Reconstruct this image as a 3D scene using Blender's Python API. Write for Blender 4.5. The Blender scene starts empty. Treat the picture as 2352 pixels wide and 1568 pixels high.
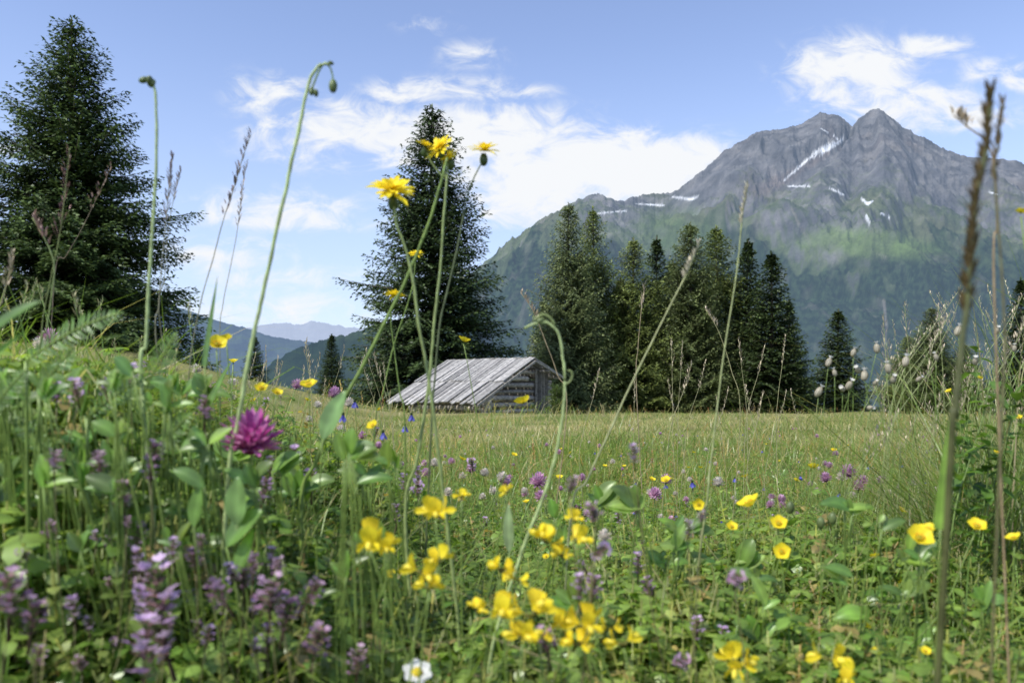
import bpy, math, numpy as np
from math import radians, pi
rng=np.random.default_rng(11)
scene=bpy.context.scene
COL=scene.collection
CZ=0.36; F=1829.0; HY=900.0; CX=1176.0
def W(px,py,d): return np.array([(px-CX)/F*d, d, CZ+(HY-py)/F*d])
# ---------------------------------------------------------------- noise
def _h(ix,iy,seed):
    n=(ix.astype(np.int64)*374761393+iy.astype(np.int64)*668265263+seed*1442695041)&0xFFFFFFFF
    n=((n^(n>>13))*1274126177)&0xFFFFFFFF
    n=(n^(n>>16))&0xFFFFFFFF
    return n/4294967295.0
def noise(x,y,seed=0):
    x=np.asarray(x,float);y=np.asarray(y,float)
    ix=np.floor(x);iy=np.floor(y);fx=x-ix;fy=y-iy
    u=fx*fx*fx*(fx*(fx*6-15)+10);v=fy*fy*fy*(fy*(fy*6-15)+10)
    def gr(a,b,dx,dy):
        t=_h(a,b,seed)*2*pi
        return np.cos(t)*dx+np.sin(t)*dy
    a=gr(ix,iy,fx,fy);b=gr(ix+1,iy,fx-1,fy);c=gr(ix,iy+1,fx,fy-1);d=gr(ix+1,iy+1,fx-1,fy-1)
    return 1.5*((a*(1-u)+b*u)*(1-v)+(c*(1-u)+d*u)*v)
def fbm(x,y,o=5,seed=0,ridged=False,gain=.5):
    s=0;a=1;t=0
    for i in range(o):
        n=noise(x,y,seed+i*17)
        if ridged: n=1-2*np.abs(n)
        s=s+a*n;t+=a;a*=gain;x=x*2.03;y=y*2.03
    return s/t
def S(t):
    t=np.clip(t,0,1);return t*t*(3-2*t)
def g(x,y):
    x=np.asarray(x,float);y=np.asarray(y,float)
    z=-0.02*np.clip(y-1.5,0,46)
    d=np.clip(y-50,0,None)
    z=z-np.where(d<10,0.02*d*d,2+0.4*(d-10))
    r=np.hypot(x,y)
    z=z+2.4*S((-x-2)/13)*np.exp(-((y-26)/11)**2)
    z=z+0.22*np.exp(-((x+1.2)/3.2)**2-((y-25)/2.6)**2)
    z=z+0.10*(1-S((y-0.6)/1.7))*S((y+2)/2)
    z=z+0.20*S((-x-0.02)/0.42)*(1-S((y-1.0)/1.7))*S((y-.22)/.42)
    z=z+0.014*noise(x*3,y*3,5)+0.10*noise(x*.25,y*.25,6)*np.clip((r-2)/10,0,1)
    return np.maximum(z,-400+0*r)
def g1(x,y): return float(g(np.array([x]),np.array([y]))[0])
# ---------------------------------------------------------------- mesh helpers
def mesh_np(name,V,T,C=None,mats=(),M=None,smooth=True):
    V=np.asarray(V,np.float32);T=np.asarray(T,np.int32)
    me=bpy.data.meshes.new(name)
    me.vertices.add(len(V));me.vertices.foreach_set('co',V.ravel())
    me.loops.add(T.size);me.loops.foreach_set('vertex_index',T.ravel())
    me.polygons.add(len(T));me.polygons.foreach_set('loop_start',np.arange(0,T.size,3,dtype=np.int32))
    if C is not None:
        a=me.attributes.new('col','FLOAT_COLOR','POINT')
        c=np.ones((len(V),4),np.float32);c[:,:3]=C;a.data.foreach_set('color',c.ravel())
    me.update(calc_edges=True)
    me.polygons.foreach_set('use_smooth',np.full(len(T),smooth))
    for m in mats: me.materials.append(m)
    if M is not None: me.polygons.foreach_set('material_index',np.asarray(M,np.int32))
    return me
def Rz(a): c,s=math.cos(a),math.sin(a);return np.array([[c,-s,0],[s,c,0],[0,0,1.]])
def Rx(a): c,s=math.cos(a),math.sin(a);return np.array([[1,0,0],[0,c,-s],[0,s,c]])
class B:
    def __init__(s): s.V=[];s.T=[];s.C=[];s.M=[];s.n=0
    def add(s,VT,col,R=None,t=None,sc=1.0,mat=0):
        V,T=VT;V=np.asarray(V,float)*sc
        if R is not None: V=V@R.T
        if t is not None: V=V+np.asarray(t)
        c=np.asarray(col,float)
        if c.ndim==1: c=np.tile(c,(len(V),1))
        s.V.append(V);s.T.append(np.asarray(T)+s.n);s.C.append(c);s.M.append(np.full(len(T),mat));s.n+=len(V)
    def arrays(s): return np.concatenate(s.V),np.concatenate(s.T),np.concatenate(s.C),np.concatenate(s.M)
    def mesh(s,name,mats,off=None,smooth=True):
        V,T,C,M=s.arrays()
        if off is not None: V=V-np.asarray(off)
        return mesh_np(name,V,T,C,mats,M,smooth)
def grid_tris(nr,nc):
    i=np.arange(nr-1)[:,None]*nc+np.arange(nc-1)[None,:];i=i.ravel()
    return np.concatenate([np.stack([i,i+1,i+nc+1],1),np.stack([i,i+nc+1,i+nc],1)])
def prof(kind,s):
    if kind=='ell': return np.sin(pi*np.clip(s,0.001,1)**0.85)**0.8
    if kind=='petal': return np.clip(s,0,1)**0.6*np.sqrt(np.clip(1.02-s**5,0,1))
    if kind=='strap': return np.minimum(1,0.45+s*2)*np.sqrt(np.clip(1.01-s**8,0,1))
    if kind=='blade': return (1-s**2)*0.95+0.03
def leaf(L,Wd,nl=6,fold=.25,a0=0.3,curl=-.6,kind='ell',nc=3,wave=0):
    s=np.linspace(0,1,nl+1);a=a0+curl*s
    ds=L/nl
    y=np.concatenate([[0],np.cumsum(np.cos(a[:-1])*ds)]);z=np.concatenate([[0],np.cumsum(np.sin(a[:-1])*ds)])
    w=prof(kind,s)*Wd/2
    cs=np.linspace(-1,1,nc)
    V=np.zeros((nl+1,nc,3))
    for j,c in enumerate(cs):
        V[:,j,0]=c*w
        up=fold*abs(c)*w+wave*w*np.sin(s*17+c*3)
        V[:,j,1]=y-np.sin(a)*up;V[:,j,2]=z+np.cos(a)*up
    return V.reshape(-1,3),grid_tris(nl+1,nc)
def hexleaf(L,Wd,a0=.3,dr=.25,fold=.2):
    c,s=math.cos(a0),math.sin(a0);P=[]
    for (x,t) in [(0,0),(-.5,.35),(-.42,.75),(0,1),(.42,.75),(.5,.35)]:
        y=L*t;z=fold*abs(x)*Wd-dr*L*t*t;P.append((x*Wd,y*c-z*s,y*s+z*c))
    return np.array(P),np.array([(0,5,1),(1,5,4),(1,4,2),(2,4,3)])
def catmull(P,n=6):
    P=np.asarray(P,float)
    if len(P)<3:
        t=np.linspace(0,1,n+1)[:,None];return P[0]*(1-t)+P[1]*t
    Q=np.vstack([2*P[0]-P[1],P,2*P[-1]-P[-2]]);out=[]
    for i in range(1,len(Q)-2):
        t=np.linspace(0,1,n,endpoint=False)[:,None];a,b,c,d=Q[i-1],Q[i],Q[i+1],Q[i+2]
        out.append(.5*((2*b)+(-a+c)*t+(2*a-5*b+4*c-d)*t**2+(-a+3*b-3*c+d)*t**3))
    out.append(Q[-2][None]);return np.vstack(out)
def tube(P,r,sides=6):
    P=np.asarray(P,float);n=len(P);r=np.broadcast_to(np.asarray(r,float),(n,)) if np.ndim(r) else np.full(n,r)
    T=np.gradient(P,axis=0);T/=np.linalg.norm(T,axis=1)[:,None]+1e-12
    ref=np.array([0.31,0.9,0.2]) if abs(T[0]@np.array([0,0,1]))>.5 else np.array([0,0,1.])
    U=np.cross(T,ref);U/=np.linalg.norm(U,axis=1)[:,None]+1e-9;Wv=np.cross(T,U)
    a=np.linspace(0,2*pi,sides+1)[:-1]
    V=P[:,None]+r[:,None,None]*(np.cos(a)[None,:,None]*U[:,None]+np.sin(a)[None,:,None]*Wv[:,None])
    V=V.reshape(-1,3);tr=[]
    for i in range(n-1):
        for k in range(sides):
            A=i*sides+k;Bq=i*sides+(k+1)%sides;tr.append((A,Bq,Bq+sides));tr.append((A,Bq+sides,A+sides))
    for k in range(1,sides-1):
        tr.append((0,k+1,k));e=(n-1)*sides;tr.append((e,e+k,e+k+1))
    return V,np.array(tr)
def ellipsoid(rx,ry,rz,nu=10,nv=7,c=(0,0,0)):
    v=np.linspace(0.02,pi-.02,nv);u=np.linspace(0,2*pi,nu+1)
    V=np.stack([rx*np.sin(v)[:,None]*np.cos(u)[None],ry*np.sin(v)[:,None]*np.sin(u)[None],rz*np.cos(v)[:,None]*np.ones(nu+1)[None]],2).reshape(-1,3)+np.array(c)
    return V,grid_tris(nv,nu+1)
def scatter(tv,tt,pos,az,tilt,sc,col,colmul=None):
    N=len(pos);tv=np.asarray(tv);n=len(tv)
    ct,st=np.cos(tilt)[:,None],np.sin(tilt)[:,None]
    x=tv[None,:,0]*np.ones((N,1));y=tv[None,:,1]*ct-tv[None,:,2]*st;z=tv[None,:,1]*st+tv[None,:,2]*ct
    ca,sa=np.cos(az)[:,None],np.sin(az)[:,None]
    X=(x*ca-y*sa);Y=(x*sa+y*ca)
    V=np.stack([X,Y,z],2)*sc[:,None,None]+pos[:,None,:]
    T=tt[None]+(np.arange(N)*n)[:,None,None]
    C=np.repeat(col[:,None,:],n,1)
    if colmul is not None: C=C*colmul[None]
    return V.reshape(-1,3),T.reshape(-1,3),C.reshape(-1,3)
def merge(parts):
    V=[];T=[];C=[];n=0
    for v,t,c in parts: V.append(v);T.append(t+n);C.append(c);n+=len(v)
    return np.concatenate(V),np.concatenate(T),np.concatenate(C)
def obj(name,me,parent=None,loc=(0,0,0),rot=None,sc=1,**props):
    o=bpy.data.objects.new(name,me);COL.objects.link(o);o.location=[float(v) for v in loc]
    if rot is not None: o.rotation_euler=rot
    o.scale=(sc,sc,sc)
    if parent: o.parent=parent
    for k,v in props.items(): o[k]=v
    return o
# ---------------------------------------------------------------- materials
def newmat(name):
    m=bpy.data.materials.new(name);m.use_nodes=True;nt=m.node_tree;nt.nodes.clear()
    out=nt.nodes.new('ShaderNodeOutputMaterial');return m,nt,out
def N(nt,t,**k):
    n=nt.nodes.new(t)
    for a,b in k.items():
        if a in n.bl_rna.properties: setattr(n,a,b)
        else: n.inputs[a].default_value=b
    return n
def foliage_mat(name,trans=.35,gloss=.06,rough=.45,scale=60,var=.35,tcol=(1,1,1)):
    m,nt,out=newmat(name);L=nt.links.new
    at=N(nt,'ShaderNodeAttribute',attribute_name='col')
    geo=N(nt,'ShaderNodeNewGeometry')
    nz=N(nt,'ShaderNodeTexNoise');nz.inputs['Scale'].default_value=scale;nz.inputs['Detail'].default_value=1
    L(geo.outputs['Position'],nz.inputs['Vector'])
    mr=N(nt,'ShaderNodeMapRange');mr.inputs[1].default_value=.3;mr.inputs[2].default_value=.7;mr.inputs[3].default_value=1-var;mr.inputs[4].default_value=1+var
    L(nz.outputs['Fac'],mr.inputs[0])
    mr2=N(nt,'ShaderNodeMapRange');mr2.inputs[3].default_value=1-var*.6;mr2.inputs[4].default_value=1+var*.6
    L(geo.outputs['Random Per Island'],mr2.inputs[0])
    mu=N(nt,'ShaderNodeMath',operation='MULTIPLY');L(mr.outputs[0],mu.inputs[0]);L(mr2.outputs[0],mu.inputs[1])
    vm=N(nt,'ShaderNodeVectorMath',operation='SCALE');L(at.outputs['Color'],vm.inputs[0]);L(mu.outputs[0],vm.inputs['Scale'])
    vt=N(nt,'ShaderNodeVectorMath',operation='MULTIPLY');L(vm.outputs[0],vt.inputs[0]);vt.inputs[1].default_value=tcol
    df=N(nt,'ShaderNodeBsdfDiffuse');tr=N(nt,'ShaderNodeBsdfTranslucent');gl=N(nt,'ShaderNodeBsdfGlossy');gl.inputs['Roughness'].default_value=rough
    gl.inputs['Color'].default_value=(.8,.85,.8,1)
    L(vm.outputs[0],df.inputs['Color']);L(vt.outputs[0],tr.inputs['Color'])
    m1=N(nt,'ShaderNodeMixShader');m1.inputs[0].default_value=trans;L(df.outputs[0],m1.inputs[1]);L(tr.outputs[0],m1.inputs[2])
    m2=N(nt,'ShaderNodeMixShader');m2.inputs[0].default_value=gloss;L(m1.outputs[0],m2.inputs[1]);L(gl.outputs[0],m2.inputs[2])
    L(m2.outputs[0],out.inputs[0]);return m
M_GRASS=foliage_mat('grass_blade_material',.48,.04,.4,15,.3,(1.65,1.6,.9))
M_LEAF=foliage_mat('leaf_material',.45,.05,.38,90,.3,(1.8,1.75,.8))
M_STEM=foliage_mat('stem_material',.2,.04,.4,150,.25)
M_PETAL=foliage_mat('petal_material',.4,.015,.5,250,.10)
M_NEEDLE=foliage_mat('needle_material',.2,.03,.5,1.2,.35)
def wood_mat(name,c1,c2,scale=6,stretch=(1,1,1),rough=.85,bump=.4):
    m,nt,out=newmat(name);L=nt.links.new
    at=N(nt,'ShaderNodeAttribute',attribute_name='col')
    tc=N(nt,'ShaderNodeTexCoord');mp=N(nt,'ShaderNodeMapping');mp.inputs['Scale'].default_value=stretch
    L(tc.outputs['Object'],mp.inputs[0])
    nz=N(nt,'ShaderNodeTexNoise');nz.inputs['Scale'].default_value=scale;nz.inputs['Detail'].default_value=8;nz.inputs['Roughness'].default_value=.7;L(mp.outputs[0],nz.inputs['Vector'])
    cr=N(nt,'ShaderNodeValToRGB');cr.color_ramp.elements[0].color=(*c1,1);cr.color_ramp.elements[1].color=(*c2,1);cr.color_ramp.elements[0].position=.35;cr.color_ramp.elements[1].position=.68
    L(nz.outputs['Fac'],cr.inputs[0])
    mx=N(nt,'ShaderNodeVectorMath',operation='MULTIPLY');L(cr.outputs[0],mx.inputs[0]);L(at.outputs['Color'],mx.inputs[1])
    p=N(nt,'ShaderNodeBsdfPrincipled');p.inputs['Roughness'].default_value=rough;L(mx.outputs[0],p.inputs['Base Color'])
    bp=N(nt,'ShaderNodeBump');bp.inputs['Strength'].default_value=bump;bp.inputs['Distance'].default_value=.03;L(nz.outputs['Fac'],bp.inputs['Height']);L(bp.outputs[0],p.inputs['Normal'])
    L(p.outputs[0],out.inputs[0]);return m
M_BARK=wood_mat('bark_material',(.05,.04,.03),(.14,.11,.09),5,(1,1,.3))
M_PLANK=wood_mat('weathered_plank_material',(.25,.245,.24),(.58,.57,.55),9,(1,1,1))
M_LOG=wood_mat('weathered_log_material',(.14,.13,.12),(.56,.54,.50),7,(1,1,2.5))
def land_mat(name,haze,hcol,bump_d=20,sc=.01,lo=.6,hi=1.4):
    m,nt,out=newmat(name);L=nt.links.new
    at=N(nt,'ShaderNodeAttribute',attribute_name='col')
    geo=N(nt,'ShaderNodeNewGeometry')
    nz=N(nt,'ShaderNodeTexNoise');nz.inputs['Scale'].default_value=sc;nz.inputs['Detail'].default_value=8;nz.inputs['Roughness'].default_value=.75;L(geo.outputs['Position'],nz.inputs['Vector'])
    mr=N(nt,'ShaderNodeMapRange');mr.inputs[1].default_value=.3;mr.inputs[2].default_value=.7;mr.inputs[3].default_value=lo;mr.inputs[4].default_value=hi;L(nz.outputs['Fac'],mr.inputs[0])
    vm=N(nt,'ShaderNodeVectorMath',operation='SCALE');L(at.outputs['Color'],vm.inputs[0]);L(mr.outputs[0],vm.inputs['Scale'])
    df=N(nt,'ShaderNodeBsdfDiffuse');L(vm.outputs[0],df.inputs['Color'])
    bp=N(nt,'ShaderNodeBump');bp.inputs['Strength'].default_value=1;bp.inputs['Distance'].default_value=bump_d;L(nz.outputs['Fac'],bp.inputs['Height']);L(bp.outputs[0],df.inputs['Normal'])
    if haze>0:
        em=N(nt,'ShaderNodeEmission');em.inputs['Color'].default_value=(*hcol,1)  # aerial haze put into the surface material as an even glow, no real air
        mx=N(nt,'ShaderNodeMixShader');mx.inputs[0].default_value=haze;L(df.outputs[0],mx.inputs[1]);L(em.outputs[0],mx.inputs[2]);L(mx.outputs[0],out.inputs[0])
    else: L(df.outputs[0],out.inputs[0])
    return m
# ---------------------------------------------------------------- world
SUN_DIR=np.array([-0.50,-0.42,0.76]);SUN_DIR/=np.linalg.norm(SUN_DIR)
w=bpy.data.worlds.new("World");scene.world=w;w.use_nodes=True;nt=w.node_tree;nt.nodes.clear();L=nt.links.new
out=N(nt,'ShaderNodeOutputWorld')
sky=N(nt,'ShaderNodeTexSky');sky.sky_type='NISHITA';sky.sun_disc=False
sky.sun_elevation=math.asin(SUN_DIR[2]);sky.sun_rotation=math.atan2(SUN_DIR[0],SUN_DIR[1]);sky.altitude=1500;sky.air_density=1.0;sky.dust_density=0.6;sky.ozone_density=1.5
bg=N(nt,'ShaderNodeBackground');bg.inputs[1].default_value=.15
tint=N(nt,'ShaderNodeVectorMath',operation='MULTIPLY');tint.inputs[1].default_value=(1.9,1.66,1.66)
L(sky.outputs[0],tint.inputs[0]);L(tint.outputs[0],bg.inputs[0])
tc=N(nt,'ShaderNodeTexCoord');sep=N(nt,'ShaderNodeSeparateXYZ');L(tc.outputs['Generated'],sep.inputs[0])
ymax=N(nt,'ShaderNodeMath',operation='MAXIMUM');L(sep.outputs['Y'],ymax.inputs[0]);ymax.inputs[1].default_value=.05
dx=N(nt,'ShaderNodeMath',operation='DIVIDE');L(sep.outputs['X'],dx.inputs[0]);L(ymax.outputs[0],dx.inputs[1])
dz=N(nt,'ShaderNodeMath',operation='DIVIDE');L(sep.outputs['Z'],dz.inputs[0]);L(ymax.outputs[0],dz.inputs[1])
cmb=N(nt,'ShaderNodeCombineXYZ');L(dx.outputs[0],cmb.inputs[0]);L(dz.outputs[0],cmb.inputs[1])
clouds=[(1430,385,300,80,1.5),(1270,410,230,90,1.3),(1060,315,320,75,1.1),(800,305,220,75,.9),(620,215,90,55,.66),(960,212,140,34,.62),(1080,205,90,32,.68),(1200,212,80,20,.5),
(1080,130,80,34,.46),(980,55,80,24,.32),(660,485,240,48,.68),(500,585,180,42,.66),(660,640,200,34,.5),(620,720,290,75,.45),
(1980,180,160,95,.92),(2110,110,120,32,.68),(2080,250,200,58,.82),(2230,275,130,36,.62),(2290,165,95,34,.56),(2345,190,70,24,.56),(20,340,60,16,.6),(1190,480,110,50,.7)]
prev=None
for (px,py,rx,ry,s) in clouds:
    a=N(nt,'ShaderNodeVectorMath',operation='SUBTRACT');a.inputs[1].default_value=((px-CX)/F,(HY-py)/F,0);L(cmb.outputs[0],a.inputs[0])
    b=N(nt,'ShaderNodeVectorMath',operation='MULTIPLY');b.inputs[1].default_value=(F/rx,F/ry,0);L(a.outputs[0],b.inputs[0])
    c=N(nt,'ShaderNodeVectorMath',operation='LENGTH');L(b.outputs[0],c.inputs[0])
    d=N(nt,'ShaderNodeMapRange');d.interpolation_type='SMOOTHSTEP';d.inputs[1].default_value=1.7;d.inputs[2].default_value=0.1;d.inputs[3].default_value=0;d.inputs[4].default_value=s;L(c.outputs['Value'],d.inputs[0])
    if prev is None: prev=d.outputs[0]
    else:
        e=N(nt,'ShaderNodeMath',operation='MAXIMUM');L(prev,e.inputs[0]);L(d.outputs[0],e.inputs[1]);prev=e.outputs[0]
mp=N(nt,'ShaderNodeMapping');mp.inputs['Scale'].default_value=(5,9,1);L(cmb.outputs[0],mp.inputs[0])
nz=N(nt,'ShaderNodeTexNoise');nz.inputs['Scale'].default_value=3.4;nz.inputs['Detail'].default_value=9;nz.inputs['Roughness'].default_value=.62;nz.inputs['Distortion'].default_value=.7;L(mp.outputs[0],nz.inputs['Vector'])
n2=N(nt,'ShaderNodeMath',operation='MULTIPLY_ADD');L(nz.outputs['Fac'],n2.inputs[0]);n2.inputs[1].default_value=3.0;n2.inputs[2].default_value=-1.53
ad=N(nt,'ShaderNodeMath',operation='ADD');L(prev,ad.inputs[0]);L(n2.outputs[0],ad.inputs[1])
cm=N(nt,'ShaderNodeMapRange');cm.interpolation_type='SMOOTHSTEP';cm.inputs[1].default_value=.0;cm.inputs[2].default_value=1.0;L(ad.outputs[0],cm.inputs[0])
gate=N(nt,'ShaderNodeMapRange');gate.inputs[1].default_value=0.0;gate.inputs[2].default_value=.45;L(prev,gate.inputs[0])
mm=N(nt,'ShaderNodeMath',operation='MULTIPLY');L(cm.outputs[0],mm.inputs[0]);L(gate.outputs[0],mm.inputs[1])
bc=N(nt,'ShaderNodeBackground');bc.inputs[0].default_value=(.93,.95,.98,1);bc.inputs[1].default_value=1.0
hz=N(nt,'ShaderNodeMapRange');hz.interpolation_type='SMOOTHSTEP';hz.inputs[1].default_value=.42;hz.inputs[2].default_value=-.02;hz.inputs[3].default_value=0;hz.inputs[4].default_value=.75;L(sep.outputs['Z'],hz.inputs[0])
bh=N(nt,'ShaderNodeBackground');bh.inputs[0].default_value=(.55,.67,.88,1)
mh=N(nt,'ShaderNodeMixShader');L(hz.outputs[0],mh.inputs[0]);L(bg.outputs[0],mh.inputs[1]);L(bh.outputs[0],mh.inputs[2])
mx=N(nt,'ShaderNodeMixShader');L(mm.outputs[0],mx.inputs[0]);L(mh.outputs[0],mx.inputs[1]);L(bc.outputs[0],mx.inputs[2]);L(mx.outputs[0],out.inputs[0])
# sun
sl=bpy.data.lights.new('sun','SUN');sl.energy=5.0;sl.angle=radians(.5);sl.color=(1,.96,.86)
so=bpy.data.objects.new('sun',sl);COL.objects.link(so)
from mathutils import Vector
so.rotation_euler=Vector(SUN_DIR.tolist()).to_track_quat('Z','Y').to_euler();so.location=(0,0,30)
# camera
cam=bpy.data.cameras.new('camera');co=bpy.data.objects.new('camera',cam);COL.objects.link(co);scene.camera=co
co.location=(0,0,CZ);co.rotation_euler=(radians(90),0,0)
cam.sensor_width=36;cam.lens=36*F/2352;cam.shift_y=(HY-784)/2352;cam.clip_start=.02;cam.clip_end=40000
cam.dof.use_dof=True;cam.dof.focus_distance=1.9;cam.dof.aperture_fstop=11
scene.view_settings.view_transform='Standard';scene.view_settings.look='None';scene.view_settings.exposure=0
# ---------------------------------------------------------------- ground sheet
rs=np.concatenate([[0.0],np.geomspace(.08,14000,330)]);th=np.linspace(0,2*pi,361)
X=rs[:,None]*np.sin(th)[None];Y=rs[:,None]*np.cos(th)[None]
Z=g(X,Y)
V=np.stack([X,Y,Z],2).reshape(-1,3);T=grid_tris(len(rs),361)[:,::-1]
nn=fbm(V[:,0]*.35,V[:,1]*.35,4,3);k=S(nn*1.4+.5)[:,None]
C=(1-k)*np.array([.13,.16,.05])+k*np.array([.26,.24,.11])
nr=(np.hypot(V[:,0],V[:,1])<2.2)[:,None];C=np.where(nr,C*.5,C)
C=np.where((V[:,1]>70)[:,None],np.array([.03,.05,.03]),C)
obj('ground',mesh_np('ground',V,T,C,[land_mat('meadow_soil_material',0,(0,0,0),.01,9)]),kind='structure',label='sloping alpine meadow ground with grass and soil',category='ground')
# ---------------------------------------------------------------- mountains
def terrain(name,prof_pts,Y0,Y1f,z0,nu,nt_,amp,mat,colf,pexp=1.15,label='',seed=1,jag=25,nsc=700,carve=None,gain=.45):
    pp=np.array(prof_pts,float);pxs=np.linspace(pp[0,0],pp[-1,0],nu)
    ry=np.interp(pxs,pp[:,0],pp[:,1]);u=(pxs-CX)/F
    Y1=Y1f(pxs);zr=CZ+(HY-ry)/F*Y1
    zr=zr+jag*fbm(u*60,u*0+seed,6,seed,True,.65)-jag*.3
    t=np.linspace(0,1,nt_)
    tb=np.array([1.03,1.1,1.3])
    Yg=Y0+(Y1[:,None]-Y0)*t[None];Xg=u[:,None]*Yg
    base=z0+(zr[:,None]-z0)*t[None]**pexp
    wx=Xg+200*noise(Xg/600,Yg/600,3);wy=Yg+200*noise(Xg/600,Yg/600,4)
    q=fbm((wx+.35*wy)/nsc,wy/nsc*.6,8,seed,True,gain)
    q=q-.3
    env=np.clip(t,0,1)**.45*(1-t)**.55*1.5
    A=amp*env*np.clip(zr/800,.25,1)[:,None]
    Zg=base+A*q+amp*.07*fbm(Xg/80,Yg/80,4,seed+9,True)*np.minimum(1,(1-t)*8)
    PX=CX+F*Xg/Yg;PY=HY-F*(Zg-CZ)/Yg
    if carve is not None: Zg=Zg+carve(PX,PY)
    Yb=Y1[:,None]*tb[None];Zb=zr[:,None]-(Yb-Y1[:,None])*.9
    V=np.stack([np.concatenate([Xg,u[:,None]*Yb],1),np.concatenate([Yg,Yb],1),np.concatenate([Zg,Zb],1)],2)
    gx=np.gradient(V[:,:,2],axis=1)/(np.gradient(V[:,:,1],axis=1)+1e-6)
    gu=np.gradient(V[:,:,2],axis=0)/(np.gradient(V[:,:,0],axis=0)+1e-6)
    slope=np.hypot(gx,gu)
    PX=CX+F*V[:,:,0]/V[:,:,1];PY=HY-F*(V[:,:,2]-CZ)/V[:,:,1]
    C=colf(V[:,:,0],V[:,:,1],V[:,:,2],slope,PX,PY)
    T=grid_tris(V.shape[0],V.shape[1])
    return obj(name,mesh_np(name,V.reshape(-1,3),T,C.reshape(-1,3),[mat]),kind='structure',label=label,category=name)
def mixc(a,b,k): return a*(1-k[...,None])+b*k[...,None]
def seg_mask(PX,PY,pts,wd):
    m=np.zeros_like(PX)
    for (x0,y0,w0),(x1,y1,w1) in zip(pts[:-1],pts[1:]):
        dx,dy=x1-x0,y1-y0;t=np.clip(((PX-x0)*dx+(PY-y0)*dy)/(dx*dx+dy*dy),0,1)
        d=np.hypot(PX-x0-t*dx,PY-y0-t*dy);ww=(w0+(w1-w0)*t)*wd
        m=np.maximum(m,np.clip(1.5-d/ww,0,1))
    return m
def mcol(X,Y,Z,sl,PX,PY):
    n1=fbm(X/350,Y/350,6,31);n2=fbm(X/90,Y/90,5,37);n3=fbm(X/16,Z/16,3,41)
    rock=mixc(np.array([.12,.12,.13]),np.array([.20,.195,.20]),S(n2*1.5+.5))
    rock=mixc(rock,np.array([.20,.155,.14]),S(n1*2.2-.3)*.5)
    grass=mixc(np.array([.08,.11,.045]),np.array([.135,.17,.065]),S(n2*1.6+.4))
    grass=mixc(grass,np.array([.15,.145,.09]),S(n1*2.5)*.5)
    grass=mixc(grass,rock,S(n2*2.5-.2)*.45)
    forest=mixc(np.array([.010,.024,.012]),np.array([.040,.068,.030]),S(n3*2+.4))
    forest=mixc(forest,np.array([.08,.115,.045]),S(n1*3.0+n2*1.2-.85)*.8)
    kg=S((1120-Z+n1*560-(sl-.9)*120)/400)*.92
    c=mixc(rock,grass,kg)
    kf=S((580-Z+n1*400+n2*170)/60)
    c=mixc(c,forest,kf)
    k=seg_mask(PX,PY,[(1900,352,8),(1800,412,16),(1740,440,18)],1)*.5
    c=mixc(c,np.array([.23,.175,.155]),S(k+n2*.4)*S(k*3)*.7)
    for pts in ([(1818,478,2),(1835,515,3),(1862,560,1.5)],[(2030,690,3),(2036,750,3),(2032,800,2)],[(2035,590,2),(1985,570,2)]):
        k=S(seg_mask(PX,PY,pts,1)+n2*.5);c=mixc(c,np.array([.30,.27,.24]),k*.6)
    k=np.exp(-((PX-1990)/150)**2-((PY-(565+n1*40))/30)**2);c=mixc(c,np.array([.16,.23,.07]),S(k*1.3)*.8)
    k=np.exp(-((PX-1560)/90)**2-((PY-(530+n1*40))/50)**2);c=mixc(c,np.array([.13,.19,.06]),S(k*1.3)*.6)
    sn=[[(1938,320,2.5),(1900,340,7),(1868,356,5.5)],[(1868,356,2.5),(1838,382,2.5),(1800,415,1.8)],[(1885,295,1.2),(1925,320,1.5)],
        [(1905,432,1.4),(1938,447,1.4)],[(1978,455,2),(1992,468,3.2),(2005,462,1.5)],[(1990,497,3.5),(1997,512,2)],[(2025,490,2.5),(2042,500,2)],
        [(1545,452,1.8),(1590,458,2.6),(1605,450,1.5)],[(1460,468,1.2),(1525,472,1.5)],[(1370,490,1.2),(1440,484,1.3)],[(2270,440,1.2),(2290,446,1.2)],[(1810,428,1.2),(1862,428,1.2)]]
    k=0
    for s_ in sn: k=np.maximum(k,seg_mask(PX,PY,s_,1.0))
    c=mixc(c,np.array([.9,.92,.95]),S((k*(1+n2*.9)+n3*.5-.4)*3))
    return c
def carve(PX,PY):
    a=seg_mask(PX,PY,[(1945,312,14),(1870,356,24),(1790,425,28),(1720,470,24)],1.2)
    b=seg_mask(PX,PY,[(2025,300,12),(2060,400,30),(2010,500,45)],1.3)
    c=seg_mask(PX,PY,[(1960,310,10),(1950,400,26),(1850,480,34),(1760,560,50)],1.3)
    d=seg_mask(PX,PY,[(1740,330,10),(1700,420,30),(1600,520,50)],1.3)
    return -90*S(a)+75*S(b)+50*S(c)+50*S(d)
MP=[(700,870),(850,815),(950,750),(1040,668),(1120,598),(1180,548),(1240,508),(1290,480),(1330,460),(1380,452),(1420,464),(1470,449),(1540,448),(1580,420),(1620,388),(1680,342),(1700,330),(1740,302),(1790,300),(1840,287),(1865,272),(1885,262),(1930,272),(1958,297),(1972,282),(1992,268),(2020,260),(2045,272),(2075,298),(2110,315),(2160,342),(2220,362),(2290,372),(2352,388),(2450,400),(2600,430),(2900,520)]
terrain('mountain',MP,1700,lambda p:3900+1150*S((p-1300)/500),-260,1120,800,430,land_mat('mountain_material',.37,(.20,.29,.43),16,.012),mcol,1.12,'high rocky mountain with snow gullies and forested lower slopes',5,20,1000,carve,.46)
def hcol(a,b):
    def f(X,Y,Z,sl,PX,PY): return mixc(np.array(a),np.array(b),S(fbm(X/250,Y/250,5,51)*1.8+.4))
    return f
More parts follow.
